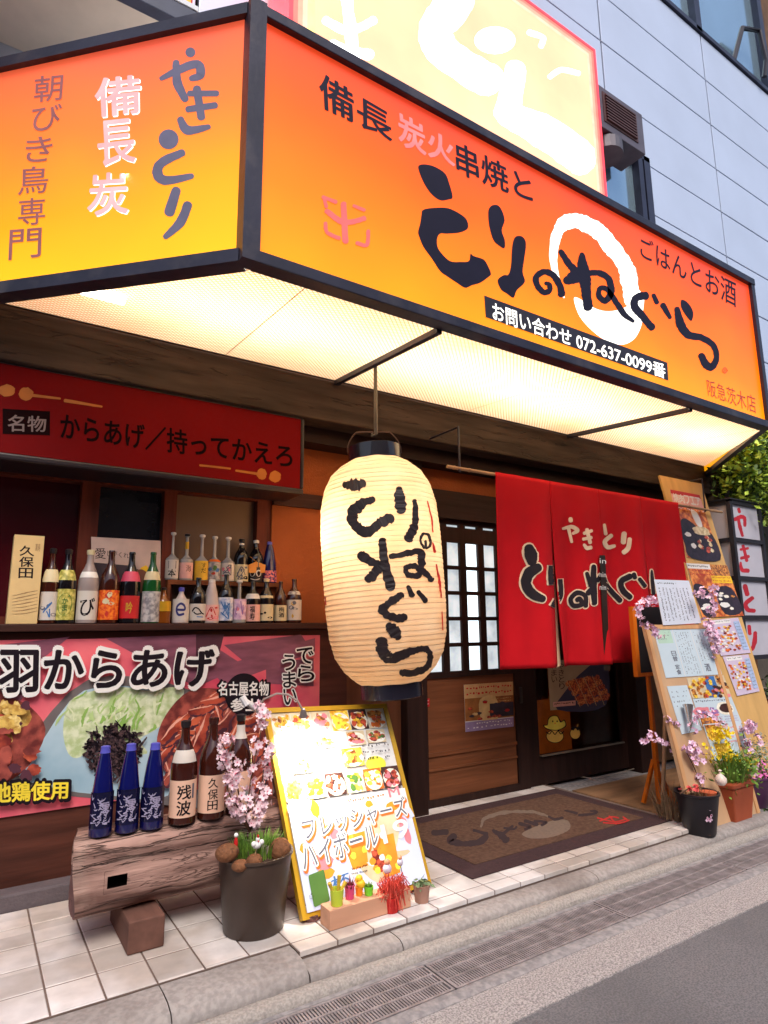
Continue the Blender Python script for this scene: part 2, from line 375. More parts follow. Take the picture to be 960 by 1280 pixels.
# tiled porch
t = MB(); TX = 3.84
for i in range(-10, 21):
    for j in range(0, 8):
        x0 = .333+.1655*i; y0 = 2.38 if j == 0 else 2.465+.187*(j-1)
        x1, y1 = x0+.1655-.007, (2.457 if j == 0 else min(y0+.187-.008, 3.62))
        if x1 > TX+.01: x1 = TX
        if x0 > TX-.02 or y0 > 3.6 or (j == 0 and x0 < 1.12): continue
        zz = random.uniform(-.0006, .0006); e = .0025
        t.add([(x0, y0, -.02), (x1, y0, -.02), (x1, y1, -.02), (x0, y1, -.02), (x0, y0, zz-.002), (x1, y0, zz-.002), (x1, y1, zz-.002), (x0, y1, zz-.002), (x0+e, y0+e, zz), (x1-e, y0+e, zz), (x1-e, y1-e, zz), (x0+e, y1-e, zz)],
              [(8, 9, 10, 11), (4, 5, 9, 8), (5, 6, 10, 9), (6, 7, 11, 10), (7, 4, 8, 11), (0, 1, 5, 4), (1, 2, 6, 5), (3, 0, 4, 7)])
struct('floor', t, TILE)
struct('floor', MB().box((-1.6, 2.46, -.3), (TX+.002, 3.9, -.0032)).box((1.155, 2.384, -.3), (TX+.0015, 2.4595, -.0034)), GROUT)
struct('pavement', MB().box((TX+.004, 2.36, -.3), (9, 3.95, -.03)), CONC2)

# plain building added behind the viewer, unseen, to shade porch and darken reflections
ob = MB(); ob.box((-30, -9, -.2), (40, -5.2, 5.5)); ob.box((-30, -5.1995, 2.6), (40, -4.9, 2.8))
struct('building', ob, mat('added_shade_wall', rgb(120, 112, 104), .9, var=.2, vs=.6))
# ================================================================== THE BUILDING
DKWOOD = wood('dark_wood', rgb(58, 30, 24), 2); DKWOODX = wood('dark_wood_rail', rgb(56, 30, 24), 0)
BLKWOOD = wood('black_wood', rgb(44, 26, 22), 2, var=.3); BLKWOODX = wood('black_wood_rail', rgb(44, 26, 22), 0, var=.3)
REDWOOD = wood('red_brown_wood', rgb(98, 42, 28), 2); REDWOODX = wood('red_brown_rail', rgb(92, 40, 28), 0)
BEAMW = wood('weathered_beam', rgb(64, 51, 44), 0, k=7, var=.45, rough=.75)
PLAST = mat('ochre_plaster', rgb(150, 78, 36), .9, var=.14, vs=3, bump=.3, bs=90)
PANELW = wood('door_panel_wood', rgb(120, 72, 46), 0, k=12, var=.25)
bld = thing('shop_building', 'ground floor restaurant and the grey metal clad floors above it', 'building', (3, 3.6, 0))
b = MB(); b.box((-1.6, 3.78, -.1), (6.1, 3.9, 3.2)); b.build('wall', mat('back_wall', rgb(60, 34, 28), .9), bld)
# lower left timber wall that carries the vinyl banner
b = MB(); b.box((-1.6, 3.5, 0), (2.0, 3.62, 1.19)); b.build('wall', wood('low_wall_wood', rgb(78, 42, 32), 0), bld)
b = MB(); b.box((-1.6, 3.40, -.03), (1.98, 3.499, .07), bev=.01); b.build('plinth', mat('plinth_stone', rgb(92, 82, 86), .8, bump=.4), bld)
b = MB(); b.box((1.52, 3.603, 1.19), (2.46, 3.77, 2.9)); b.box((2.46, 3.603, 2.16), (6.05, 3.77, 2.9)); b.build('wall', PLAST, bld)
b = MB(); b.box((2.0, 3.58, 0), (2.46, 3.70, 1.19)); b.build('wall', wood('side_panel_wood', rgb(104, 62, 40), 2, var=.25), bld)
b = MB(); b.box((5.0, 3.603, 0), (6.05, 3.77, 2.16)); b.build('wall', mat('tan_wall', rgb(128, 98, 72), .85, bump=.3), bld)
b = MB(); b.box((-1.6, 3.3, 2.462), (6.05, 3.602, 2.738), bev=.008); b.build('lintel_beam', BEAMW, bld); veins(BEAMW, (.5, 6, 6), 2.5, .012, rgb(40, 30, 26), .8)
b = MB(); b.box((-1.6, 3.285, 2.739), (6.05, 3.6, 2.775)); b.build('beam_cap', BLACKM, bld)
b = MB(); b.box((-1.6, 3.45, 2.36), (6.05, 3.6025, 2.4615)); b.build('rail', BLKWOODX, bld)
b = MB(); b.box((1.52, 3.575, 1.96), (2.46, 3.6025, 2.05)); b.build('rail', DKWOODX, bld)
b = MB(); b.box((2.44, 3.56, 1.99), (5.02, 3.6025, 2.2)); b.build('door_head', BLKWOODX, bld)
b = MB(); b.box((2.46, 3.5, -.02), (2.62, 3.68, 2.46), bev=.006); b.build('post', BLKWOOD, bld)
b = MB(); b.box((4.87, 3.5, -.03), (5.02, 3.68, 2.36), bev=.006); b.build('post', BLKWOOD, bld)
b = MB(); b.box((6.05, 3.3, -.1), (6.25, 3.7, 2.738)); b.build('post', mat('old_concrete_post', rgb(92, 84, 72), .9, bump=.5, bs=30, var=.35), bld)
# ---- serving window behind the bottles
b = MB(); b.box((-1.6, 3.6, 2.06), (1.55, 3.75, 2.46)); b.build('window_head', wood('window_head_wood', rgb(66, 30, 26), 0), bld)
b = MB(); b.box((-1.6, 3.45, 1.195), (2.0, 3.7, 1.232), bev=.005); sill = b.build('sill_shelf', DKWOODX, bld)
wd = MB(); wd.box((-1.6, 3.62, 1.98), (1.52, 3.72, 2.06)); wd.box((-1.6, 3.62, 1.233), (1.52, 3.72, 1.27))
for a, c in ((-.35, -.28), (.44, .53), (.87, .94), (1.43, 1.52)): wd.box((a, 3.615, 1.232), (c, 3.725, 2.062))
win = wd.build('window', REDWOOD, bld)
GLD = mat('dark_window_glass', (.015, .016, .022), .06, var=.2, spec=.7)
FROST = mat('brown_frosted_glass', rgb(116, 90, 70), .5, var=.12, vs=2)
MB().box((-.28, 3.69, 1.27), (.44, 3.694, 1.98)).build('pane', mat('red_backed_glass', rgb(70, 14, 22), .08, var=.3, vs=2), win)
MB().box((.53, 3.69, 1.27), (.87, 3.694, 1.98)).build('pane', GLD, win)
MB().box((.94, 3.68, 1.27), (1.43, 3.684, 1.98)).build('pane', FROST, win)
MB().box((-1.6, 3.69, 1.27), (-.35, 3.694, 1.98)).build('pane', GLD, win)
b = MB(); b.box((.9, 3.57, 1.448), (1.57, 3.668, 1.472)); b.box((.9, 3.575, 1.2325), (.918, 3.66, 1.448)); b.box((1.552, 3.575, 1.2325), (1.57, 3.66, 1.448)); b.build('bottle_rack', wood('rack_wood', rgb(120, 66, 38), 0), bld)
# ---- lattice door
d = MB()
XL = [2.62+.0 , 3.535]
d.box((2.62, 3.60, .0), (2.70, 3.645, 1.99)); d.box((3.535, 3.60, .0), (3.655, 3.645, 1.99))
d.box((2.70, 3.60, .845), (3.535, 3.645, .885)); d.box((2.70, 3.60, 1.82), (3.535, 3.645, 1.935)); d.box((2.70, 3.60, 1.955), (3.535, 3.645, 1.99)); d.box((2.70, 3.60, 0), (3.535, 3.645, .05))
xb = [3.425-.181*k for k in range(0, 4)]
for x in xb: d.box((x-.03, 3.604, .885), (x+.03, 3.64, 1.955))
for k in range(1, 5): d.box((2.70, 3.606, .885+.187*k-.014), (3.535, 3.636, .885+.187*k+.014))
door = d.build('door', BLKWOOD, bld)
p = MB(); p.box((2.70, 3.615, .05), (3.535, 3.635, .845)); p.build('panel', PANELW, door)
p = MB(); p.box((2.70, 3.604, .325), (3.535, 3.6145, .35)); p.box((2.70, 3.6045, .23), (3.535, 3.6145, .245)); p.build('rail', PANELW, door)
p = MB(); p.box((3.575, 3.593, .62), (3.605, 3.6, .74)); p.build('handle', mat('handle_metal', rgb(80, 74, 70), .4, metal=.8), door)
def lit_pane(name, st, sc):
    m = mat(name, rgb(190, 205, 214), .35, var=.3, vs=sc, emis=st, col2=rgb(228, 240, 246), detail=2, sharp=(.2, .8)); return m
LP = lit_pane('lit_frosted_pane', .55, 10); LPB = lit_pane('bright_frosted_pane', 1.6, 5)
for i, x in enumerate([3.535]+xb):
    x1 = (3.535 if i == 0 else xb[i-1]-.03); x0 = xb[i]+.03 if i < len(xb) else 2.70
    if x1 <= x0: continue
    MB().box((x0-.001, 3.626, .887), (x1+.001, 3.6265, 1.82)).build('pane', LPB if i == 2 else LP, door)
    MB().box((x0-.001, 3.626, 1.934), (x1+.001, 3.6265, 1.956)).build('pane', LP, door)
# ---- glass door beside it
d = MB(); d.box((3.66, 3.625, .0), (3.79, 3.67, 1.99)); d.box((4.80, 3.625, .0), (4.868, 3.67, 1.99)); d.box((3.79, 3.625, 0), (4.80, 3.67, .215)); d.box((3.79, 3.625, 1.93), (4.80, 3.67, 1.99))
gd = d.build('door', BLKWOOD, bld)
MB().box((3.79, 3.6, .208), (4.80, 3.6245, .218)).build('glazing_bead', mat('aluminium', rgb(150, 140, 130), .4, metal=.7), gd)
MB().box((3.79, 3.65, .215), (4.80, 3.655, 1.93)).build('pane', mat('door_glass', (.9, .92, .92), .02, var=.02, trans=1, ior=1.1), gd)
b = MB(); b.box((3.66, 3.71, .0), (5.0, 3.77, 2.1)); b.build('inner_wall', mat('inner_dark', rgb(150, 76, 44), .8, var=.5, vs=3), bld)
b = MB(); b.box((3.80, 3.66, .2), (4.2, 3.669, .62)); b.build('inner_cabinet', mat('inner_orange_glow', rgb(206, 96, 30), .6, var=.3, vs=6, emis=.05), bld)  # faint emission paints in the warm light indoors
# ---- grey metal cladding above
CLAD = mat('grey_metal_cladding', rgb(196, 206, 226), .42, metal=.25, var=.05, vs=1.2)
c = MB(); zr = [3.22, 3.84, 4.46, 5.09, 5.715, 6.335, 6.945, 7.6, 8.28, 8.99, 11.2, 11.9, 12.6, 13.3]; xr = [-3.5, -1.3, .9, 3.1, 5.3, 7.5, 9.7, 11.9, 14.1, 16.3]
WINB = (4.5, 5.98, 4.9, 6.40)
for i in range(len(xr)-1):
    for j in range(len(zr)-1):
        if zr[j] > 8.9 and zr[j] < 11 and xr[i] > 5: continue
        x0, x1, z0, z1 = xr[i]+.013, xr[i+1]-.013, zr[j]+.009, zr[j+1]-.009
        if x1 > WINB[0] and x0 < WINB[1] and z1 > WINB[2] and z0 < WINB[3]:
            for (a0, a1) in ((x0, min(x1, WINB[0])), (max(x0, WINB[1]), x1)):
                if a1-a0 > .05: c.box((a0, 3.6, z0), (a1, 3.64, z1))
            if z1 > WINB[3]+.05: c.box((max(x0, WINB[0]), 3.6, WINB[3]), (min(x1, WINB[1]), 3.64, z1))
            if z0 < WINB[2]-.05: c.box((max(x0, WINB[0]), 3.6, z0), (min(x1, WINB[1]), 3.64, WINB[2]))
            continue
        c.box((x0, 3.6, z0), (x1, 3.64, z1), bev=.004)
c.build('cladding', CLAD, bld)
MB().box((-3.5, 3.641, 2.78), (6.05, 3.7, 3.23)).build('wall', mat('fascia_dark', rgb(80, 76, 84), .7), bld)
MB().box((-3.5, 3.8, 3.21), (16.3, 9, 13.3)).build('core', mat('joint_dark', (.03, .03, .035), .9), bld)
WFR = mat('window_frame_metal', rgb(52, 54, 72), .4, metal=.4)
SKYGL = mat('sky_reflecting_glass', rgb(176, 206, 222), .12, metal=.75, var=.08, vs=1)
f = MB()
for a, c2 in ((4.5, 4.56), (5.76, 5.84), (5.87, 5.98)): f.box((a, 3.575, 4.9), (c2, 3.68, 6.4))
f.box((4.5, 3.575, 6.34), (5.98, 3.68, 6.401)); f.box((4.5, 3.575, 4.88), (5.98, 3.68, 4.93))
wf = f.build('window', WFR, bld); MB().box((4.56, 3.66, 4.93), (5.76, 3.67, 6.34)).build('pane', SKYGL, wf)
f = MB()
for x in (5.3, 7.38, 9.28, 11.2, 13.2, 15.2): f.box((x, 3.57, 9.0), (x+.13, 3.7, 11.2))
f.box((5.3, 3.57, 8.995), (16.3, 3.7, 9.06)); f.box((5.3, 3.57, 11.14), (16.3, 3.7, 11.2))
wf = f.build('window', WFR, bld); MB().box((5.4, 3.66, 9.05), (16.3, 3.67, 11.15)).build('pane', SKYGL, wf)
MB().box((9.45, 3.61, 9.06), (10.4, 3.64, 11.14)).build('curtain', mat('brown_curtain', rgb(96, 66, 40), .8, var=.4, vs=5), wf)
f = MB(); f.tube([(8.35, 3.6, 9.06), (8.5, 3.5, 9.6), (8.9, 3.45, 9.75), (9.0, 3.45, 9.3), (9.0, 3.5, 9.06)], .035, 8); f.build('cable_loop', BLACKM, wf)
# roof slab over the sign box
# exhaust hood on the cladding
h = thing('exhaust_hood', 'grey boxed exhaust hood with a louvred brown front above the upper window', 'exhaust hood', (5.1, 3.6, 6.0))
b = MB(); b.box((4.72, 3.3, 6.02), (5.46, 3.598, 6.5), bev=.006); b.build('casing', mat('hood_grey', rgb(96, 90, 100), .5, metal=.3), h)
b = MB(); b.box((4.8, 3.292, 6.1), (5.34, 3.299, 6.44))
for k in range(9): b.box((4.83, 3.275, 6.125+k*.034), (5.31, 3.2915, 6.14+k*.034))
b.build('louvre', mat('hood_brown', rgb(78, 50, 50), .6), h)
b = MB(); b.lathe([(.17, 0), (.17, .13), (.12, .16)], (4.98, 3.44, 5.87), 20); b.build('duct', mat('duct_grey', rgb(96, 92, 98), .5, metal=.4), h)

# ---- right-hand neighbour
nb = MB(); nb.box((6.26, 3.6, -.1), (16, 3.8, 3.2)); nw = nb.build('neighbour_wall', mat('neighbour_concrete', rgb(92, 84, 76), .9, var=.35, vs=2, bump=.4, bs=25), None, root=(9, 3.6, -.1))
tag(nw, 'shaded grey concrete wall behind the paper lantern post on the right', 'wall')
# ---- upper left balcony with pale soffit
bal = thing('balcony', 'pale soffit balcony with dark blue edge at the top left', 'balcony', (-.8, 3.3, 4.4))
b = MB(); b.box((-3.4, 3.0, 4.4), (.72, 3.598, 4.46)); b.build('soffit', mat('soffit_paint', rgb(226, 212, 196), .8, var=.05), bal)
b = MB(); b.box((-3.4, 2.93, 4.39), (.74, 2.998, 4.5), bev=.006); b.build('edge_beam', mat('edge_blue', rgb(60, 64, 84), .5), bal)
b = MB(); b.box((-3.4, 2.925, 4.501), (.74, 2.99, 4.53)); b.build('edge_trim', mat('edge_white', (.7, .7, .72), .4), bal)
rs = thing('red_banner', 'narrow red and yellow banner above the dark blue balcony edge', 'banner', (.6, 2.95, 4.53))
b = MB(); b.box((-.4, 2.945, 4.531), (.71, 2.955, 5.4)); b.build('cloth', mat('banner_red', rgb(196, 36, 24), .6), rs)
b = MB()
for k in range(5): b.box((.66-.16*k, 2.939, 4.54), (.70-.16*k, 2.9445, 5.38))
b.build('stripe', mat('banner_yellow', rgb(240, 190, 60), .6), rs)

# ================================================================== CANOPY SIGN
def print_glow_grad(name, axis, stops, emis, lo, hi, noise=.03, spec=.3):
    """backlit printed film: print colours with lamp glow painted into the vertical gradient"""
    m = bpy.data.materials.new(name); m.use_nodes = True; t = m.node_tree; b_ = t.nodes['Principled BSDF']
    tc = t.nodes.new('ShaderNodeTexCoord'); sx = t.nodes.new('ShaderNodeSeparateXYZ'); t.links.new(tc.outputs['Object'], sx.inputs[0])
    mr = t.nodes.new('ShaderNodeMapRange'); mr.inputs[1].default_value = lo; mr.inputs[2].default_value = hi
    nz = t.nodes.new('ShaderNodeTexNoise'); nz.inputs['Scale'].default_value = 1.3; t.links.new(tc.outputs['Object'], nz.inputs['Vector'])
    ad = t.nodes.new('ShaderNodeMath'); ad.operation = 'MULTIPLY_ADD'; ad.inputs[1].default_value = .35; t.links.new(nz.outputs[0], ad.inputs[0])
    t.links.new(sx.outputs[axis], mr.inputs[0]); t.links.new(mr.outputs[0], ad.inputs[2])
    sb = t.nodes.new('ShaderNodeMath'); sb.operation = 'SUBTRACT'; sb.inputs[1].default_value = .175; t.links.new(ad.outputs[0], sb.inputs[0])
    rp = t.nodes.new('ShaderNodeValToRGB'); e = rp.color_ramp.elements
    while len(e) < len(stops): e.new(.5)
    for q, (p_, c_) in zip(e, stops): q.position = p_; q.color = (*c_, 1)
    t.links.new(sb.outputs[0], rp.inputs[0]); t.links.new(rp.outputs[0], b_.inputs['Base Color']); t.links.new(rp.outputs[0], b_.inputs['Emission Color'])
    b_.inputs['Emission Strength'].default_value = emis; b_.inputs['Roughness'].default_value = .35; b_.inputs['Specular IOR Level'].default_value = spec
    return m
X0, X1, YF, ZB, ZT = .80, 4.885, 2.2, 2.64, 3.855
can = thing('canopy_sign', 'long orange lit canopy sign with black frame and glowing underside', 'sign', (2.85, 3.3, 2.74))
FILM = print_glow_grad('orange_film', 2, [(.0, rgb(255, 146, 0)), (.3, rgb(252, 116, 0)), (.65, rgb(240, 88, 6)), (1, rgb(218, 62, 34))], .52, ZB-2.74, ZT-2.74)  # printed orange, with lamp glow painted in as yellow towards the bottom
FILM2 = print_glow_grad('orange_film_side', 2, [(.0, rgb(255, 176, 8)), (.3, rgb(255, 146, 10)), (.62, rgb(240, 112, 40)), (1, rgb(222, 82, 60))], .5, ZB-2.74, ZT-2.74)
fr = .05
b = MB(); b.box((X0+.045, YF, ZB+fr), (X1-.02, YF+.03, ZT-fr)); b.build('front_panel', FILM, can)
# black frame
FR = spots(mat('canopy_frame', rgb(44, 42, 56), .4, metal=.2, var=.25, vs=5, bump=.12, bs=30), 6, .55, .7, rgb(84, 76, 78), .5)
b = MB(); b.box((X0+.03, YF-.03, ZB-.005), (X1+.03, YF+.05, ZB+fr-.001), bev=.004); b.build('frame', FR, can)
b = MB(); b.box((X0+.03, YF-.03, ZT-fr+.001), (X1+.03, YF+.05, ZT+.005), bev=.004); b.build('frame', FR, can)
b = MB(); b.box((X1-.021, YF-.026, ZB+fr), (X1+.027, YF+.05, ZT-fr), bev=.003); b.build('frame', FR, can)
# left return at 45 degrees
dl = Vector((-1, 1, 0)).normalized(); LL = 1.55
A0 = Vector((X0-.02, YF+.02, 0)); A1 = A0+dl*LL; nl = Vector((-1, -1, 0)).normalized()
def zz(p, z): return Vector((p.x, p.y, z))
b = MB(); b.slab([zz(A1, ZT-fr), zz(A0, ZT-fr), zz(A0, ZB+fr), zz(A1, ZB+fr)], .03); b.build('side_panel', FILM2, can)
b = MB()
for z0, z1 in ((ZB-.006, ZB+fr), (ZT-fr, ZT+.006)):
    o_ = nl*.028; b = MB(); b.slab([zz(A1+o_, z1), zz(A0+o_, z1), zz(A0+o_, z0), zz(A1+o_, z0)], .08); b.build('frame', FR, can)
b = MB(); b.tube([(X0, YF-.0, ZB-.007), (X0, YF-.0, ZT+.007)], .052, 4); b.build('corner_post', FR, can)
B0 = Vector((X1+.01, YF+.02, 0)); dr = Vector((1, 1, 0)).normalized(); B1 = B0+dr*LL
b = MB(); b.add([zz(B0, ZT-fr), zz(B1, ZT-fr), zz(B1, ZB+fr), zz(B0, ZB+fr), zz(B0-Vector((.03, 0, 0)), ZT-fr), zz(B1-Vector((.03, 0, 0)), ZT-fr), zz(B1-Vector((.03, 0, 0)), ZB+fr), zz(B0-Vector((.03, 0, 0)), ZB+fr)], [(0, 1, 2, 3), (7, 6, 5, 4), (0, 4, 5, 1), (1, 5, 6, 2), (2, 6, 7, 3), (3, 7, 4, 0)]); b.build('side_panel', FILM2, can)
b = MB()
for z in (ZB+.022, ZT-.022): MB().tube([zz(B0, z), zz(B1, z)], .03, 4).build('frame', FR, can)
b = MB(); b.add([(X0+.05, YF+.05, ZT-.02), (X1, YF+.05, ZT-.02), (X1+1.2, 3.59, ZT+.1), (X0-1.2, 3.59, ZT+.1)], [(0, 1, 2, 3)]); b.build('roof_sheet', mat('roof_bounce_white', (.7, .7, .66), .6), can)  # unseen roof, coloured white to bounce light up to the balcony
# glowing underside
def uz(y): return ZB+(y-2.2)*.095/1.1
UND = mat('glowing_underside', rgb(252, 226, 158), .5, var=.03, vs=2, emis=.6, ecol=rgb(255, 228, 160))
def honey(m):
    t = m.node_tree; b_ = t.nodes['Principled BSDF']; tc = t.nodes.new('ShaderNodeTexCoord')
    mp = t.nodes.new('ShaderNodeMapping'); mp.inputs['Rotation'].default_value = (0, 0, R(45)); t.links.new(tc.outputs['Object'], mp.inputs[0])
    v = t.nodes.new('ShaderNodeTexBrick'); v.offset = 0; v.inputs['Scale'].default_value = 1; v.inputs['Brick Width'].default_value = .019; v.inputs['Row Height'].default_value = .019; v.inputs['Mortar Size'].default_value = .004; v.inputs['Mortar Smooth'].default_value = .6
    v.inputs['Color1'].default_value = (*rgb(255, 246, 222), 1); v.inputs['Color2'].default_value = (*rgb(255, 244, 218), 1); v.inputs['Mortar'].default_value = (*rgb(206, 178, 124), 1)
    t.links.new(mp.outputs[0], v.inputs['Vector']); t.links.new(v.outputs['Color'], b_.inputs['Emission Color']); t.links.new(v.outputs['Color'], b_.inputs['Base Color'])
honey(UND); spots(UND, 1.6, .48, .72, rgb(214, 190, 140), .6)  # stain-like patches paint uneven brightness into colour and emission
_b = UND.node_tree.nodes['Principled BSDF']; UND.node_tree.links.new(_b.inputs['Base Color'].links[0].from_socket, _b.inputs['Emission Color'])
def back_lit(m):
    t = m.node_tree; b_ = t.nodes['Principled BSDF']; col = b_.inputs['Base Color'].links[0].from_socket; out = [n for n in t.nodes if n.type == 'OUTPUT_MATERIAL'][0]
    df = t.nodes.new('ShaderNodeBsdfDiffuse'); tr = t.nodes.new('ShaderNodeBsdfTranslucent'); mx = t.nodes.new('ShaderNodeMixShader'); em = t.nodes.new('ShaderNodeEmission'); ad = t.nodes.new('ShaderNodeAddShader')
    mx.inputs[0].default_value = .6; em.inputs[1].default_value = .22
    for n in (df, tr, em): t.links.new(col, n.inputs[0])
    t.links.new(df.outputs[0], mx.inputs[1]); t.links.new(tr.outputs[0], mx.inputs[2]); t.links.new(mx.outputs[0], ad.inputs[0]); t.links.new(em.outputs[0], ad.inputs[1]); t.links.new(ad.outputs[0], out.inputs[0])
back_lit(UND)
for i_, (lx, ly) in enumerate(((.95, 2.66), (2.3, 2.62), (3.35, 2.7), (4.75, 2.66))):     # fluorescent tubes inside the canopy
    al = bpy.data.lights.new('tube', 'AREA'); al.shape = 'RECTANGLE'; al.size = 1.15; al.size_y = .12; al.energy = 9; al.color = (1, .93, .78)
    ao = bpy.data.objects.new('tube', al); COL.objects.link(ao); ao.parent = can; ao.location = Vector((lx, ly, uz(ly)+.46))-can.location
yb0, yb1 = 2.26, 3.284
def ux0(y): return X0-.02-(y-2.2)+.03
def ux1(y): return X1+.02+(y-2.2)-.03
xs = [None, 1.80, 3.95, None]
for i in range(3):
    q = []
    for (k, y) in ((i, yb0), (i+1, yb0), (i+1, yb1), (i, yb1)):
        x = xs[k] if xs[k] else (ux0(y) if k == 0 else ux1(y)); q.append(Vector((x, y, uz(y))))
    b = MB(); b.add(q, [(3, 2, 1, 0)]); b.build('light_panel', UND, can)
b = MB()
for x in (1.80, 3.95):
    b = MB(); b.add([(x-.016, yb0-.02, uz(yb0)-.03), (x+.016, yb0-.02, uz(yb0)-.03), (x+.016, yb1, uz(yb1)-.03), (x-.016, yb1, uz(yb1)-.03), (x-.016, yb0-.02, uz(yb0)-.002), (x+.016, yb0-.02, uz(yb0)-.002), (x+.016, yb1, uz(yb1)-.002), (x-.016, yb1, uz(yb1)-.002)],
          [(0, 3, 2, 1), (4, 5, 6, 7), (0, 1, 5, 4), (1, 2, 6, 5), (2, 3, 7, 6), (3, 0, 4, 7)])
    b.build('cross_bar', FR, can)
b = MB()
SEAM = mat('seam_strip', rgb(206, 180, 120), .5)
for x in (1.08, 2.87, 4.85):
    b = MB(); b.add([(x-.003, yb0, uz(yb0)-.003), (x+.003, yb0, uz(yb0)-.003), (x+.003, yb1, uz(yb1)-.003), (x-.003, yb1, uz(yb1)-.003)], [(3, 2, 1, 0)]); b.build('seam', SEAM, can)
b = MB(); b.box((.28, 2.83, 2.665), (.46, 2.87, 2.69)); b.build('lamp', mat('tube_lamp', (1, .95, .85), .4, emis=8, ecol=(1, .93, .78)), can)
b = MB(); b.tube([(1.83, 2.874, uz(2.874)-.003), (1.83, 2.874, 2.275)], .011, 8); b.tube([(1.83, 2.874, 2.275), (1.80, 2.874, 2.262)], .006, 6); b.build('hanging_rod', mat('rod_steel', rgb(96, 90, 84), .4, metal=.6), can)
# lettering on the front
CINK = mat('sign_ink', rgb(30, 26, 44), .5, var=.1, emis=.03, spec=.2); CPINK = mat('sign_pink', rgb(240, 112, 110), .4, emis=.55); CWHITE = mat('sign_white', rgb(255, 250, 238), .4, var=.02, emis=.8); CRED = mat('sign_small_red', rgb(170, 60, 30), .4, emis=.2)
CREDP = mat('sign_emblem', rgb(244, 88, 84), .4, emis=.5); CBLK = mat('sign_strip', rgb(40, 32, 40), .4, emis=.05)
mats = [CINK, CPINK, CWHITE, CRED, CREDP, CBLK]
pf = PY(YF); k = Ink(pf.hit, Vector((0, -1, 0)), .0006, .001)
A = zm(500, 190, 4.8); Bz = zm(660, 250, 4.8); Cz = zm(760, 280, 4.8); D = zm(390, 80, 3.31); H = zm(590, 360, 3.692)
# white brush ring
k.stroke([(215, 585), (178, 480), (152, 370), (165, 230), (215, 140), (310, 130), (420, 185), (520, 300), (580, 400), (610, 490), (630, 600)], [10, 30, 44, 56, 84, 96, 96, 100, 104, 100, 110], 2, .1, Bz, 4.8)
k.poly([(275, 600), (300, 588), (400, 650), (490, 668), (590, 640), (690, 560), (690, 660), (680, 750), (640, 830), (570, 868), (480, 850), (390, 790), (310, 700)], 2, Bz)
for _ in range(0):
    a = random.uniform(-2.6, -1.35); rr = random.uniform(.98, 1.1); cx, cy = 360, 420
    x, y = cx+230*rr*math.cos(a), cy+330*rr*math.sin(a); k.stroke([(x, y), (x+random.uniform(15, 45), y-random.uniform(-8, 22))], [random.uniform(5, 10), 3], 2, .2, Bz, 4.8)
k.poly([(110, 85), (150, 75), (210, 90), (270, 130), (295, 190), (315, 270), (290, 285), (240, 290), (190, 255), (150, 200), (120, 135)], 0, A)
k.poly([(135, 350), (180, 338), (270, 335), (330, 355), (390, 395), (408, 435), (400, 465), (350, 485), (280, 490), (240, 490), (222, 520), (225, 570), (250, 610), (300, 655), (360, 660), (412, 655), (422, 612), (442, 625), (500, 645), (525, 680), (545, 730), (530, 750), (480, 785), (430, 800), (390, 815), (340, 785), (280, 745), (240, 715), (190, 640), (140, 570), (115, 510), (108, 480), (120, 430), (128, 380)], 0, A)
k.poly([(530, 350), (550, 322), (585, 320), (610, 350), (627, 410), (610, 470), (628, 530), (625, 578), (590, 560), (560, 530), (540, 470), (530, 410)], 0, A)
k.poly([(680, 530), (700, 505), (735, 510), (755, 550), (745, 640), (735, 720), (748, 780), (700, 830), (680, 875), (640, 850), (605, 825), (585, 770), (620, 740), (650, 735), (665, 680), (670, 590)], 0, A)
k.stroke([(200, 568), (188, 510), (150, 452), (95, 432), (48, 462), (55, 515), (92, 553), (126, 545), (128, 510), (105, 500)], [44, 44, 36, 36, 38, 38, 34, 34, 30, 22], 0, .08, Bz, 4.8)
k.stroke([(195, 310), (240, 380), (285, 425)], [32, 42, 46], 0, .1, Bz, 4.8); k.stroke([(228, 485), (275, 465), (318, 430)], [46, 84, 70], 0, .1, Bz, 4.8)
k.stroke([(322, 325), (332, 430), (345, 530), (358, 645)], [26, 84, 62, 56], 0, .1, Bz, 4.8)
k.stroke([(360, 440), (420, 437), (478, 470), (498, 545), (465, 605), (425, 575), (432, 530), (475, 540), (525, 610), (575, 685), (630, 728)], [36, 36, 40, 44, 36, 34, 30, 30, 34, 38, 22], 0, .08, Bz, 4.8)
k.stroke([(705, 575), (650, 588), (640, 640), (690, 705), (742, 765)], [52, 44, 50, 44, 46], 0, .08, Bz, 4.8)
k.stroke([(752, 572), (772, 615)], [26, 30], 0, .1, Bz, 4.8); k.stroke([(808, 632), (850, 705)], [36, 26], 0, .12, Bz, 4.8)
k.poly([(440, 455), (480, 475), (510, 530), (500, 582), (470, 555), (438, 500)], 0, Cz)
k.stroke([(413, 510), (430, 590), (475, 662), (560, 682), (630, 730), (650, 800), (625, 855), (590, 848), (558, 790)], [34, 52, 50, 38, 36, 36, 44, 50, 40], 0, .06, Cz, 4.8)
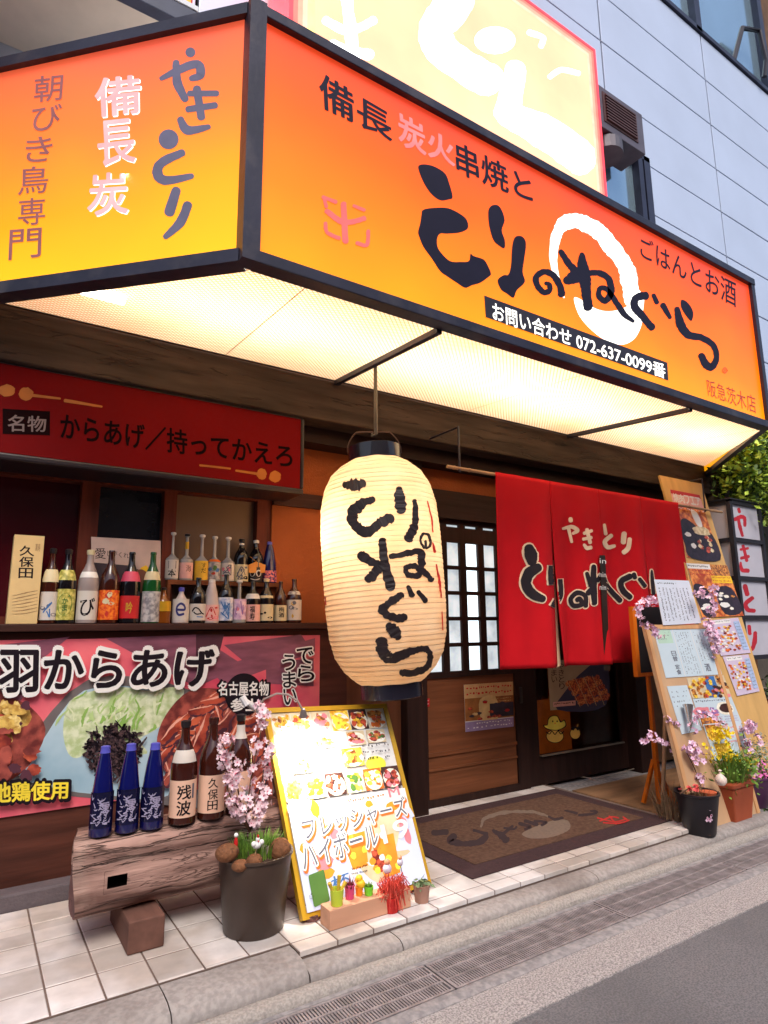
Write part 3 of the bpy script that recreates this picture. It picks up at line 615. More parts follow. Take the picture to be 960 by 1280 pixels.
# small lines of writing
k.text('備長', D([(28, 30), (325, 205), (330, 322), (36, 180)]), 0, bold=.02); k.text('炭火', D([(352, 195), (585, 322), (590, 425), (362, 335)]), 1, bold=.025); k.text('串焼と', D([(590, 318), (905, 468), (912, 575), (600, 452)]), 0, bold=.02)
k.text('ごはんとお酒', Cz([(190, 68), (765, 348), (768, 502), (196, 200)]), 0, bold=.008); k.text('阪急茨木店', Cz([(588, 930), (880, 1032), (890, 1140), (600, 1030)]), 3)
k.poly(H([(55, 35), (900, 345), (905, 428), (62, 135)]), 5, smooth=False); k.text('お問い合わせ 072-637-0099番', H([(92, 64), (890, 354), (892, 420), (96, 146)]), 2, bold=.02)
for pts, ww in (([(45, 552), (98, 572)], 16), ([(50, 560), (58, 592)], 14), ([(60, 610), (130, 655), (215, 640)], 22), ([(130, 580), (138, 735)], 24), ([(55, 660), (62, 698), (112, 722)], 16), ([(172, 588), (215, 605)], 14), ([(232, 692), (226, 748), (185, 742)], 16)): k.stroke(pts, ww, 4, .1, D, 3.31)
k.stroke([(715, 880), (700, 895), (685, 880), (700, 862), (715, 880)], 4, 3, 0, Cz, 4.8); k.text('R', Cz([(694, 870), (708, 874), (708, 892), (694, 888)]), 3)
k.build('lettering', mats, can)
# lettering on the left return
pl = Plane(zz(A0, ZB), nl); k = Ink(pl.hit, pl.n, .0006, .001); Ez = zm(0, 50, 3.2)
G2 = mat('sign_slate', rgb(92, 88, 108), .4, emis=.25); G3 = mat('sign_mauve', rgb(140, 84, 84), .4, emis=.25); G4 = mat('sign_light_pink', rgb(250, 150, 150), .4, emis=.6)
k.ell((762, 50), 20, 20, 0, Ez)
for pts, ww in (([(645, 155), (720, 118), (790, 98), (802, 140), (765, 155)], [18, 32, 36, 36, 22]), ([(705, 90), (710, 170), (742, 238)], [26, 38, 28]), ([(758, 215), (868, 214)], 24), ([(752, 278), (862, 262)], 26), ([(788, 195), (806, 310)], 32), ([(722, 318), (752, 362), (836, 348)], [28, 38, 20]), ([(730, 452), (652, 488), (630, 530), (662, 562), (768, 545)], [30, 38, 42, 38, 22]), ([(706, 602), (678, 690)], [36, 42]), ([(752, 660), (722, 730), (662, 788)], [36, 38, 22])): k.stroke(pts, ww, 0, .04, Ez, 3.2)
k.ell((675, 398), 40, 40, 0, Ez)
for ch, q in zip('備長炭', ([(378, 158), (560, 140), (562, 292), (388, 310)], [(388, 330), (535, 314), (542, 488), (398, 506)], [(362, 538), (508, 530), (512, 692), (350, 706)])):
    k.text(ch, [(x+1.2, y+1.2) for x, y in Ez(q)], 3, bold=.02); k.text(ch, Ez(q), 2, bold=.02)
for ch, q in zip('朝びき鳥専門', ([(140, 148), (255, 136), (247, 240), (138, 252)], [(132, 262), (250, 256), (242, 358), (128, 368)], [(106, 392), (215, 384), (206, 484), (104, 492)], [(76, 510), (200, 505), (188, 610), (74, 622)], [(76, 638), (184, 630), (180, 736), (74, 746)], [(42, 762), (168, 752), (164, 868), (36, 882)])): k.text(ch, Ez(q), 1, bold=.008)
k.build('lettering', [G2, G3, G4, CWHITE], can)

# ================================================================== UPPER LIT BILLBOARD
bb = thing('lit_billboard', 'overexposed glowing billboard with a red edge above the orange canopy', 'billboard', (2.95, 3.58, 5.0))
BX0, BX1, BY, BZ0, BZ1 = 1.385, 4.6, 3.2, 4.75, 6.72
b = MB(); b.box((BX0+.03, BY, BZ0+.03), (BX1-.03, BY+.02, BZ1-.03)); b.build('face', mat('billboard_face', rgb(255, 176, 136), .4, var=.12, vs=1.2, emis=.68), bb)
b = MB(); b.box((BX0, BY-.006, BZ0), (BX1, BY+.36, BZ0+.03)); b.box((BX0, BY-.006, BZ1-.03), (BX1, BY+.36, BZ1)); b.box((BX0, BY-.006, BZ0+.03), (BX0+.03, BY+.36, BZ1-.03)); b.box((BX1-.03, BY-.006, BZ0+.03), (BX1, BY+.36, BZ1-.03))
b.build('rim', mat('billboard_rim', rgb(244, 60, 70), .4, emis=.75), bb)
k = Ink(PY(BY).hit, Vector((0, -1, 0)), .0006, .001); Q = zm(360, 0, 2.34)
for j_, g_ in enumerate((.0, .035, .07)):  # stepped pink borders paint the red rim's glow onto the face
    for (a_, b_, c_, d_) in ((BX0+.03+g_, BZ0+.03+g_, BX1-.03-g_, BZ0+.065+g_), (BX0+.03+g_, BZ1-.065-g_, BX1-.03-g_, BZ1-.03-g_), (BX1-.065-g_, BZ0+.066+g_, BX1-.03-g_, BZ1-.066-g_), (BX0+.03+g_, BZ0+.066+g_, BX0+.065+g_, BZ1-.066-g_)):
        o_ = len(k.mb.v); k.mb.add([(a_, BY-.002, b_), (c_, BY-.002, b_), (c_, BY-.002, d_), (a_, BY-.002, d_)], [(0, 1, 2, 3)], 2+j_)
k.stroke([(520, -60), (480, 20), (430, 90), (470, 165), (590, 235)], [90, 110, 96, 100, 96], 0, .05, Q, 2.34); k.ell((605, 118), 60, 40, 0, Q)
k.stroke([(665, 200), (640, 330)], [60, 80], 0, .05, Q, 2.34); k.stroke([(640, 335), (745, 385), (862, 468)], [70, 100, 96], 0, .05, Q, 2.34)
k.stroke([(110, 60), (180, 90), (250, 60)], 26, 0, .1, Q, 2.34); k.stroke([(130, 130), (180, 150), (240, 160)], 30, 0, .1, Q, 2.34); k.stroke([(170, -20), (185, 120), (190, 190)], 34, 0, .1, Q, 2.34)
k.stroke([(60, -20), (62, 90)], 36, 1, .05, Q, 2.34)
k.stroke([(705, 95), (745, 110), (740, 135)], 16, 0, .1, Q, 2.34); k.stroke([(765, 225), (800, 205), (850, 215)], 14, 0, .1, Q, 2.34)
k.build('lettering', [mat('billboard_white', (1, 1, .98), .4, var=.01, emis=2), mat('billboard_yellow', rgb(255, 226, 120), .4, emis=.9), mat('billboard_rim_glow_a', rgb(255, 110, 96), .4, emis=.6), mat('billboard_rim_glow_b', rgb(255, 150, 124), .4, emis=.58), mat('billboard_rim_glow_c', rgb(255, 184, 154), .4, emis=.55)], bb)
for x in (2.2, 3.9): MB().tube([(x, 3.4, 4.76), (x, 3.4, 3.9)], .03).build('support', BLACKM, bb)

# ================================================================== RED BOX SIGN OVER THE WINDOW
rb = thing('red_box_sign', 'dark red box sign with black rim over the bottle window', 'sign', (.6, 3.6, 2.0))
RY = 3.33
c00 = on(-60, 466, 'y', RY); zt, zb_ = 2.455, on(360, 609, 'y', RY).z; xe = on(379, 575, 'y', RY).x
b = MB(); b.box((-1.0, RY, zb_), (xe-.02, RY+.02, zt-.004)); b.build('face', mat('sign_deep_red', rgb(108, 2, 5), .7, var=.15, vs=2, spec=.12), rb)
b = MB(); b.box((-1.02, RY-.006, zb_-.035), (xe+.005, 3.598, zb_-.0005), bev=.01); b.box((xe-.019, RY-.006, zb_), (xe+.005, 3.598, zt+.003), bev=.01); b.box((-1.02, RY-.004, zt-.003), (xe-.02, 3.598, zt+.004)); b.build('rim', mat('sign_rim_black', rgb(34, 22, 26), .4), rb)
k = Ink(PY(RY).hit, Vector((0, -1, 0)), .0005, .001); S4 = zm(0, 380, 2.4)
RI = mat('red_sign_ink', rgb(24, 6, 8), .8, spec=.05); RG = mat('red_sign_grey', rgb(116, 98, 96), .5); RYW = mat('red_sign_amber', rgb(170, 96, 14), .5)
k.poly(S4([(8, 314), (150, 322), (150, 394), (8, 390)]), 0, smooth=False); k.text('名物', S4([(24, 332), (138, 338), (138, 384), (24, 382)]), 1, bold=.015)
k.text('からあげ／持ってかえろ', S4([(182, 326), (876, 424), (876, 492), (182, 404)]), 0, bold=.02)
k.stroke([(80, 272), (180, 284)], [10, 6], 2, .1, S4, 2.4); k.stroke([(195, 290), (305, 308)], [10, 6], 2, .1, S4, 2.4); k.ell((20, 260), 24, 18, 2, S4, jit=.2); k.ell((78, 270), 22, 20, 2, S4, jit=.2)
k.stroke([(600, 484), (690, 494)], [6, 6], 2, .1, S4, 2.4); k.stroke([(708, 500), (790, 512)], [6, 8], 2, .1, S4, 2.4); k.ell((785, 510), 15, 17, 2, S4, jit=.2); k.ell((825, 518), 18, 17, 2, S4, jit=.2)
k.build('lettering', [RI, RG, RYW], rb)

# ================================================================== LANTERN
fh = Vector((fw.x, fw.y, 0)).normalized(); cen = on(478, 716, 'y', 2.874)
LPl = Plane(cen, -fh); pt, pb = LPl.hit(469, 577), LPl.hit(489, 853); ax = (pt-pb); Hh = ax.length; ax = ax.normalized()
rad = (LPl.hit(552, 745)-LPl.hit(398, 725)).length/2*.975
lan = thing('paper_lantern', 'large glowing cream paper lantern with black brush lettering hung by the door', 'lantern', pb)
def lr(t):
    pr = [(0, .50), (.02, .60), (.06, .75), (.12, .88), (.2, .955), (.32, .99), (.5, 1), (.66, 1), (.78, .975), (.87, .90), (.93, .78), (.975, .60), (1, .44)]
    for (a, b_), (c_, d_) in zip(pr, pr[1:]):
        if a <= t <= c_: u = (t-a)/(c_-a); u = u; return b_*(1-u)+d_*u
    return pr[-1][1]
prof = []; NR = 46
for i in range(NR*4+1):
    t_ = i/(NR*4); ph = (i % 4)/4; prof.append((rad*lr(t_)+(-.0016 if i % 4 == 0 else 0.0), t_*Hh))
lb = MB(); lb.lathe(prof, pb, 72, axis=ax, caps=False)
for i, v in enumerate(lb.v):
    rr_ = random.Random(i//72).uniform(-.001, .001); q = (v-pb); q -= ax*q.dot(ax); lb.v[i] = v+q.normalized()*rr_+ax*.0015*math.sin(i*.7)
PAPERM = bpy.data.materials.new('lantern_paper'); PAPERM.use_nodes = True; t = PAPERM.node_tree; t.nodes.clear()
out = t.nodes.new('ShaderNodeOutputMaterial'); mx = t.nodes.new('ShaderNodeMixShader'); df = t.nodes.new('ShaderNodeBsdfDiffuse'); tr = t.nodes.new('ShaderNodeBsdfTranslucent')
tc = t.nodes.new('ShaderNodeTexCoord'); nz = t.nodes.new('ShaderNodeTexNoise'); nz.inputs['Scale'].default_value = 5; nz.inputs['Detail'].default_value = 6; rp = t.nodes.new('ShaderNodeValToRGB')
rp.color_ramp.elements[0].color = (*rgb(238, 206, 168), 1); rp.color_ramp.elements[1].color = (*rgb(246, 224, 192), 1); rp.color_ramp.elements[0].position = .35; rp.color_ramp.elements[1].position = .65
t.links.new(tc.outputs['Object'], nz.inputs['Vector']); t.links.new(nz.outputs[0], rp.inputs[0]); t.links.new(rp.outputs[0], df.inputs[0]); t.links.new(rp.outputs[0], tr.inputs[0])
mx.inputs[0].default_value = .55; t.links.new(df.outputs[0], mx.inputs[1]); t.links.new(tr.outputs[0], mx.inputs[2]); t.links.new(mx.outputs[0], out.inputs[0])
body = lb.build('paper_shade', PAPERM, lan, True)
BV = BVHTree.FromPolygons([tuple(v) for v in lb.v], lb.f)
rb_ = MB()
for i in range(1, NR):
    t_ = i/NR; rb_.lathe([(rad*lr(t_)-.0035, t_*Hh-.0007), (rad*lr(t_)-.0006, t_*Hh), (rad*lr(t_)-.0035, t_*Hh+.0007)], pb, 48, axis=ax, caps=False)
rb_.build('rib', mat('bamboo_rib', rgb(120, 70, 30), .7), lan, True)
b = MB(); cr = rad*.455; b.lathe([(cr, 0), (cr, .09), (cr-.012, .095), (cr-.012, .04)], pt-ax*.012, 36, axis=ax, caps=False); LAC = mat('black_lacquer', rgb(30, 28, 40), .25, coat=.5); b.build('end_ring', LAC, lan, True); b = MB(); b.lathe([(rad*.5, -.0), (rad*.5, -.085), (rad*.47, -.09)], pb+ax*.012, 36, axis=ax)
b.build('end_ring', LAC, lan, True)
b = MB(); side = rt0.normalized(); top = pt+ax*.19
arc = [pt+side*cr+ax*.05] + [pt+side*cr*math.cos(a)*1.02+ax*(.05+.125*min(1, math.sin(a)*1.25)) for a in [math.pi*k/14 for k in range(1, 14)]]+[pt-side*cr+ax*.05]
b.tube(arc, .005, 6); b.tube([top+Vector((0, 0, -.02)), Vector((1.80, 2.874, 2.27))], .004, 6); b.build('bail_handle', mat('wire_dark', rgb(70, 50, 44), .4, metal=.6), lan)
def lhit(x, y):
    d = ray(x, y).normalized(); h = BV.ray_cast(EYE, d); return h[0]
def lnrm(h): q = h-pb; q = q-ax*q.dot(ax); return q.normalized()
k = Ink(lhit, lnrm, .0003, .0025); k.step = .0002; LF = zm(400, 570, 4.414)
def ls(pts, ww): k.stroke(pts, ww, 0, .2, LF, 4.414)
ls([(140, 160), (170, 158), (205, 160), (236, 152)], [40, 62, 72, 50])
ls([(292, 240), (225, 268), (178, 320), (195, 385), (262, 415), (330, 372), (388, 345)], [36, 58, 60, 60, 58, 62, 56])
ls([(435, 182), (440, 240), (446, 300)], [36, 62, 54]); ls([(520, 248), (524, 350), (512, 400), (488, 455)], [26, 36, 42, 56])
ls([(572, 508), (552, 470), (566, 432), (598, 440), (606, 490), (585, 508), (580, 470)], 15)
ls([(345, 468), (358, 590), (390, 728)], [44, 60, 48]); ls([(226, 548), (290, 585), (345, 600)], [48, 50, 40]); ls([(266, 680), (310, 640), (345, 600)], [46, 62, 40])
ls([(390, 555), (480, 540), (548, 532), (556, 590), (545, 650), (490, 662), (470, 620), (515, 606), (560, 632), (612, 682)], [30, 36, 38, 42, 36, 32, 28, 30, 34, 34])
ls([(448, 768), (385, 810), (345, 852), (400, 892), (466, 890)], [38, 46, 44, 46, 40]); ls([(484, 722), (506, 768)], [22, 34]); ls([(540, 750), (578, 800)], [24, 30])
ls([(380, 935), (405, 965), (430, 1000)], [40, 76, 40]); ls([(340, 1025), (345, 1080), (390, 1118), (480, 1085), (565, 1062), (602, 1090), (590, 1155), (540, 1190), (450, 1195)], [70, 66, 60, 44, 34, 32, 34, 40, 36])
for pts, ww in (([(588, 250), (608, 330), (618, 420)], [6, 10, 8]), ([(616, 480), (628, 530)], [8, 14]), ([(636, 600), (655, 700), (664, 780)], [8, 14, 8]), ([(668, 860), (672, 960)], [6, 8]), ([(14, 540), (16, 600)], [14, 20]), ([(36, 780), (38, 820)], [8, 10])): k.stroke(pts, ww, 1, .3, LF, 4.414)
k.build('lettering', [mat('lantern_ink', rgb(34, 22, 26), .5, var=.3, vs=30), mat('lantern_red', rgb(206, 30, 20), .5)], lan)
# the bulb inside
ld = bpy.data.lights.new('bulb', 'POINT'); ld.energy = 7.5; ld.color = (1, .80, .58); ld.shadow_soft_size = .05
lo = bpy.data.objects.new('bulb', ld); COL.objects.link(lo); lo.parent = lan; lo.location = ax*Hh*.66 - rt0*rad*.45

# ================================================================== NOREN CURTAIN
NY = 3.0
rod = thing('bamboo_rod', 'thin bamboo rod carrying the red curtain on two iron brackets', 'rod', (4, NY, 2.19))
rl, rr = on(559, 585, 'y', NY), on(902, 639, 'y', NY); rz = .5*(rl.z+rr.z)
b = MB(); b.tube([(rl.x, NY, rz), (rr.x, NY, rz)], .011, 10)
for x in (rl.x+.05, 2.62, 3.3, 4.2, 5.1): b.tube([(x, NY, rz), (x+.012, NY, rz)], .0135, 10)
b.build('pole', mat('bamboo', rgb(170, 134, 100), .5, var=.25, vs=6), rod, True)
for x in (2.545, 5.35): b = MB(); b.tube([(x, 3.3, 2.476), (x, NY, 2.476), (x, NY, rz-.016)], .008, 6); b.tube([(x-.02, NY-.016, rz-.016), (x+.02, NY+.016, rz-.016)], .006, 6); b.build('bracket', BLACKM, rod)
nor = thing('noren_curtain', 'red cloth shop curtain with black and white lettering in the doorway', 'curtain', (3.86, NY, .93))
cx0, cx1, cz1, cz0 = on(617, 597, 'y', NY).x, on(845, 633, 'y', NY).x, rz+.012, .93
W4 = (cx1-cx0)/4
def ny(x, z):
    h = max(0, (cz1-.02-z)/(cz1-cz0)); i = min(3, max(0, int((x-cx0)/W4))); u = (x-cx0)/W4-i
    fold = .05*math.sin((x-cx0)*11.5+.6)*(.03+.97*h)+.018*math.sin((x-cx0)*27+1.3*i+.8*h)*(.1+h*.9)
    return NY-.02+fold-.02*h**1.5*math.cos(math.pi*u)**2*(1 if i % 2 else .4)
CLOTH = mat('red_cloth', rgb(186, 16, 28), .85, var=.1, vs=3, bump=.12, bs=500, spec=.2)
sl = [0, .012, .03, .0]
for i in range(4):
    b = MB(); n, m = 26, 40; xa, xb2 = cx0+W4*i, cx0+W4*(i+1); vs = []
    for r_ in range(m+1):
        z = cz1-(cz1-cz0)*r_/m; h = max(0, (r_/m-.1)/.9)
        for c_ in range(n+1):
            u = c_/n
            xl = xa+(.012 if i > 0 else 0)*h**2.5+(.025 if i == 1 else .03 if i == 2 else 0)*h**2.6; xh = xb2-(.012 if i < 3 else 0)*h**2.5-(.03 if i == 1 else 0)*h**2.6
            x = xl+(xh-xl)*u; vs.append((x, ny(x, z) if i == min(3, max(0, int((x-cx0)/W4))) else ny(min(max(x, xa+1e-4), xb2-1e-4), z), z))
    fs = [(r_*(n+1)+c_, r_*(n+1)+c_+1, (r_+1)*(n+1)+c_+1, (r_+1)*(n+1)+c_) for r_ in range(m) for c_ in range(n)]
    b.add(vs, fs); o = b.build('cloth_panel', CLOTH, nor, True); md = o.modifiers.new('thick', 'SOLIDIFY'); md.thickness = .003; md.offset = 0
    if i == 0: NV, NF = [], []
    k0 = len(NV); NV += [tuple(v) for v in vs]; NF += [tuple(q+k0 for q in f) for f in fs]
NB = BVHTree.FromPolygons(NV, NF)
def nhit(x, y):
    h = NB.ray_cast(EYE, ray(x, y).normalized()); return h[0]
k = Ink(nhit, Vector((0, -1, 0)), .0004, .0035); k.cols = 6; N7 = zm(640, 680, 4.364); N6 = zm(640, 560, 4)
def dstroke(pts, ww, tf, sc, grow=9):
    ww = ww if isinstance(ww, list) else [ww]*len(pts)
    P2 = [np.array(p, float) for p in pts]
    d0 = P2[0]-P2[1]; d1 = P2[-1]-P2[-2]; P2[0] = P2[0]+d0/np.linalg.norm(d0)*2; P2[-1] = P2[-1]+d1/np.linalg.norm(d1)*2
    return (pts, [q*.86 for q in ww], [tuple(p) for p in P2], [q+grow for q in ww])
NS = [([(88, 22), (98, 60), (105, 98)], [60, 84, 62]), ([(140, 128), (92, 158), (72, 215), (105, 270), (165, 300)], [54, 70, 62, 62, 44]), ([(214, 118), (213, 170), (216, 222)], [40, 48, 44]), ([(252, 192), (255, 280), (222, 345)], [44, 44, 44]),
      ([(398, 338), (396, 285), (352, 266), (316, 300), (332, 336), (376, 330), (366, 300), (350, 306)], 30), ([(404, 160), (425, 225)], [24, 34]), ([(442, 122), (440, 220), (446, 322)], [30, 44, 34]), ([(410, 268), (440, 240)], [34, 40]), ([(462, 200), (490, 170), (515, 230), (585, 308)], [26, 26, 30, 34]),
      ([(640, 290), (600, 252), (592, 205), (640, 176)], [36, 38, 36, 38]), ([(660, 165), (666, 184)], [28, 28]), ([(692, 192), (720, 228)], [26, 26]), ([(758, 145), (762, 200), (768, 270)], [12, 24, 24])]
st = [dstroke(p, w_, N7, 4.364) for p, w_ in NS]
for a in st: k.stroke(a[2], a[3], 1, .04, N7, 4.364)
k.lift += .003
for a in st: k.stroke(a[0], a[1], 0, .04, N7, 4.364)
k.lift -= .003
for pts, ww in (([(290, 354), (291, 364)], [20, 22]), ([(252, 404), (295, 394), (324, 412), (302, 428)], [12, 20, 22, 14]), ([(279, 398), (296, 470)], [18, 14]), ([(358, 427), (396, 414)], 16), ([(354, 456), (394, 448)], 16), ([(372, 408), (388, 474)], 18), ([(358, 484), (372, 500), (392, 498)], [14, 20, 20]), ([(459, 384), (466, 430)], [14, 18]), ([(494, 438), (462, 468), (476, 496), (510, 490)], [20, 22, 22, 16]), ([(558, 428), (554, 472)], [26, 26]), ([(586, 456), (578, 500), (556, 522)], [22, 24, 24])): k.stroke(pts, ww, 1, .04, N6, 4)
k.build('lettering', [mat('noren_ink', rgb(26, 18, 28), .8), mat('noren_white', rgb(232, 206, 176), .8)], nor)
q = quad_on(PY(NY+.03), [(687, 700), (692, 700), (701, 832), (692, 836)]); MB().slab(q, .003).build('pale_lining', mat('lining_pale', rgb(226, 196, 160), .8), nor)
# tags on the dark strip seen through the parting
tg = thing('door_edge_strip', 'dark strip with small white letters seen through the curtain parting', 'strip', (4.0, NY-.06, .9))
q = quad_on(PY(NY-.062), [(750, 694), (756.5, 694), (763, 838), (756, 838)])
MB().slab(q, .006).build('strip', mat('strip_dark', rgb(40, 30, 24), .5, var=.4), tg)
k = Ink(PY(NY-.062).hit, Vector((0, -1, 0)), .0003, .0006)
for s_, y in (('in', 698), ('nin', 715), ('nin', 731)): k.text(s_, [(749.5, y), (757.5, y+.6), (757.5, y+6.6), (749.5, y+6)], 0)
k.build('lettering', WHITE, tg)

# ================================================================== VINYL BANNER under the shelf
BYb = 3.49
bt = [on(-60, 790, 'y', BYb), on(400, 793, 'y', BYb), on(412, 902, 'y', BYb), on(-60, 1024, 'y', BYb)]
bx0, bx1, bz1, bz0 = -.4, bt[1].x, bt[1].z-.004, on(30, 1018, 'y', BYb).z
ban = thing('vinyl_banner', 'pink and red vinyl banner of fried chicken wings below the bottle shelf', 'banner', (.7, BYb, bz0))
PK = mat('banner_pink', rgb(206, 66, 96), .4, vs=3, var=0, col2=rgb(242, 124, 130), detail=6)
MB().box((bx0, BYb, bz0), (bx1, BYb+.006, bz1)).build('sheet', PK, ban)
B8 = zm(0, 780, 2.286); k = Ink(PY(BYb).hit, Vector((0, -1, 0)), .00035, .0006)
def food(name, a, b_, sc=40): return mat(name, a, .4, col2=b_, var=0, vs=sc, detail=8, sharp=(.4, .6))
bm_ = [mat('banner_plank', rgb(132, 78, 96), .4, var=.35, vs=5, stretch=(1, 1, 4)), mat('banner_dark_plank', rgb(84, 46, 58), .4, var=.3, vs=5), mat('plate_blue', rgb(150, 186, 206), .4, var=.12, vs=3, col2=rgb(196, 216, 226)), food('cabbage', rgb(178, 196, 140), rgb(222, 228, 196), 22), food('sesame', rgb(34, 26, 34), rgb(92, 70, 72), 90), food('wing', rgb(108, 46, 44), rgb(176, 86, 74), 14), INK, WHITE, mat('banner_yellow2', rgb(240, 214, 60), .4), mat('plate_rim', rgb(112, 104, 104), .4), food('nugget', rgb(176, 130, 60), rgb(226, 190, 100), 30), food('wing_light', rgb(140, 52, 40), rgb(206, 100, 70), 16), mat('cabbage_pale', rgb(216, 224, 186), .45), mat('cabbage_green', rgb(140, 180, 90), .45), mat('cabbage_mid', rgb(180, 206, 136), .45), food('wing_mid', rgb(110, 36, 34), rgb(190, 84, 62), 12), mat('glaze_light', rgb(232, 170, 150), .4), food('nugget_light', rgb(200, 160, 80), rgb(240, 214, 140), 40)]
for q in ([(300, 40), (560, 30), (700, 120), (560, 180)], [(600, 130), (900, 40), (900, 78), (640, 175)], [(640, 60), (860, 30), (880, 60), (700, 110)], [(0, 60), (200, 36), (120, 100), (0, 130)], [(760, 110), (896, 98), (896, 178), (760, 170)], [(0, 190), (80, 195), (40, 240), (0, 260)]): k.poly(B8(q), 0, smooth=False)
for q in ([(560, 30), (640, 30), (620, 110), (560, 110)], [(0, 130), (110, 190), (30, 210), (0, 205)]): k.poly(B8(q), 1, smooth=False)
k.poly([(-40, 470), (60, 360), (250, 160), (520, 180), (700, 300), (760, 520), (300, 500), (100, 480)], 9, B8)
k.poly([(50, 430), (110, 350), (240, 190), (460, 200), (470, 330), (480, 490), (300, 488), (160, 470)], 2, B8)
k.poly([(-40, 200), (30, 210), (90, 240), (130, 300), (100, 380), (40, 440), (-40, 450)], 5, B8)
for c_, r_ in (((25, 270), 42), ((60, 265), 30), ((-10, 320), 46)): k.ell(c_, r_, r_, 10, B8, jit=.15)
rnd = random.Random(77)
k.poly([(180, 300), (200, 220), (270, 190), (350, 180), (420, 190), (500, 180), (525, 200), (460, 290), (400, 330), (420, 370), (330, 370), (280, 330), (230, 380), (195, 370)], 3, B8)
for _ in range(70):                                   # shredded cabbage
    x, y = rnd.gauss(330, 70), rnd.gauss(255, 42); x = min(max(x, 195), 500); y = min(max(y, 188), 360); l = rnd.uniform(20, 70); a_ = rnd.gauss(1.9, .5)
    k.stroke([(x, y), (x+l*.5*math.cos(a_)+rnd.uniform(-9, 9), y+l*.5*math.sin(a_)), (x+l*math.cos(a_), min(y+l*math.sin(a_), 385))], [3, rnd.uniform(5, 13), 3], rnd.choice([3, 12, 13, 14]), .3, B8, 2.286)
for _ in range(420):                                  # black seaweed heap
    a_ = rnd.uniform(0, 6.28); r_ = rnd.random()**.8; x, y = 322+78*r_*math.cos(a_), 362+76*r_*math.sin(a_)
    k.stroke([(x, y), (x+rnd.gauss(0, 7), y+rnd.gauss(0, 7)), (x+rnd.gauss(0, 12), y+rnd.gauss(0, 12))], [4, 8, 3], rnd.choice([4, 4, 6]), .3, B8, 2.286)
k.poly([(445, 340), (470, 260), (540, 190), (640, 190), (720, 250), (760, 380), (760, 520), (560, 470), (470, 420)], 5, B8)
for i in range(60):                                   # glazed wings
    x, y = rnd.uniform(455, 750), rnd.uniform(200, 480)
    if y < 330-(x-450)*.75 or y > 430+(x-450)*.2: continue
    l = rnd.uniform(28, 60); a_ = rnd.gauss(-.8, .45); q = [(x-l*math.cos(a_), y-l*math.sin(a_)), (x, y+rnd.uniform(-10, 10)), (x+l*math.cos(a_), y+l*math.sin(a_))]; w0 = rnd.uniform(20, 36)
    k.stroke([(u+3, v+5) for u, v in q], [w0*.6, w0*1.1, w0*.5], 1, .25, B8, 2.286); k.stroke(q, [w0*.5, w0, w0*.4], rnd.choice([11, 5, 15]), .25, B8, 2.286); k.stroke([(u-w0*.12, v-w0*.2) for u, v in q], [1, w0*.22, 1], 16, .5, B8, 2.286)
for i in range(26):
    x, y = rnd.uniform(-20, 95), rnd.uniform(215, 440); k.ell((x, y), rnd.uniform(10, 26), rnd.uniform(8, 20), rnd.choice([5, 15, 11, 1]), B8, jit=.4)
for i in range(16): k.ell((rnd.gauss(25, 22), rnd.gauss(270, 22)), rnd.uniform(10, 20), rnd.uniform(8, 18), rnd.choice([10, 17]), B8, jit=.4)
k.ell((692, 200), 54, 60, 6, B8, n=36)
k.text('手羽からあげ', [(x, y) for x, y in B8([(-128, 62), (614, 66), (606, 180), (-128, 204)])], 7, bold=.085); k.text('手羽からあげ', B8([(-122, 68), (608, 72), (600, 174), (-122, 198)]), 6, bold=.03)
k.text('名古屋名物', B8([(616, 160), (766, 160), (766, 207), (616, 207)]), 6, bold=.08); k.text('名古屋名物', B8([(620, 164), (762, 164), (762, 203), (620, 203)]), 7, bold=.025); k.text('参上', B8([(655, 212), (735, 212), (735, 248), (655, 248)]), 7, bold=.03)
for s_, q in (('でら', [(842, 66), (888, 64), (892, 165), (846, 165)]), ('うまい', [(800, 86), (836, 84), (842, 230), (806, 232)])):
    k.cells(s_, B8(q), 7, bold=.1); k.cells(s_, [(x+.0, y) for x, y in B8(q)], 6, bold=.02)
k.text('地鶏使用', B8([(-28, 444), (198, 440), (196, 500), (-28, 514)]), 6, bold=.09); k.text('地鶏使用', B8([(-22, 450), (192, 446), (190, 494), (-22, 508)]), 8, bold=.03)
k.build('print', bm_, ban)

# ================================================================== BOTTLES
def glass(name, col, tr=0., ro=.06): return mat(name, col, ro, var=.08, vs=4, trans=tr, coat=.3)
BROWNG = glass('brown_glass', rgb(58, 22, 14)); BLKG = glass('black_glass', rgb(20, 16, 20)); GREENG = glass('green_glass', rgb(24, 80, 36)); NAVYG = glass('navy_glass', rgb(26, 26, 84)); CLEARG = glass('clear_glass', (.86, .84, .82), .6, .12); FROSTG = mat('frosted_glass', rgb(150, 134, 130), .35, var=.08); AMBER = glass('amber_glass', rgb(120, 62, 14)); LAVG = mat('pale_frosted_glass', rgb(196, 180, 176), .3)
PROF = {'sho': [(.9, 0), (1, .012), (1, .52), (.97, .58), (.82, .67), (.52, .76), (.34, .83), (.30, .96), (.34, .965), (.34, .985), (.30, 1)],
        'slim': [(.9, 0), (1, .012), (1, .48), (.9, .58), (.62, .72), (.42, .82), (.36, .95), (.40, .955), (.40, .99), (.34, 1)],
        'cone': [(.92, 0), (1, .015), (.99, .25), (.9, .5), (.66, .75), (.42, .93), (.36, .96), (.36, 1)],
        'neck': [(.9, 0), (1, .015), (1, .40), (.96, .45), (.55, .50), (.26, .55), (.22, .94), (.36, .95), (.36, .985), (.30, 1)],
        'jug': [(.9, 0), (1, .02), (1, .5), (.9, .62), (.5, .74), (.3, .84), (.3, 1)]}
FACE = math.atan2(-1, 0)
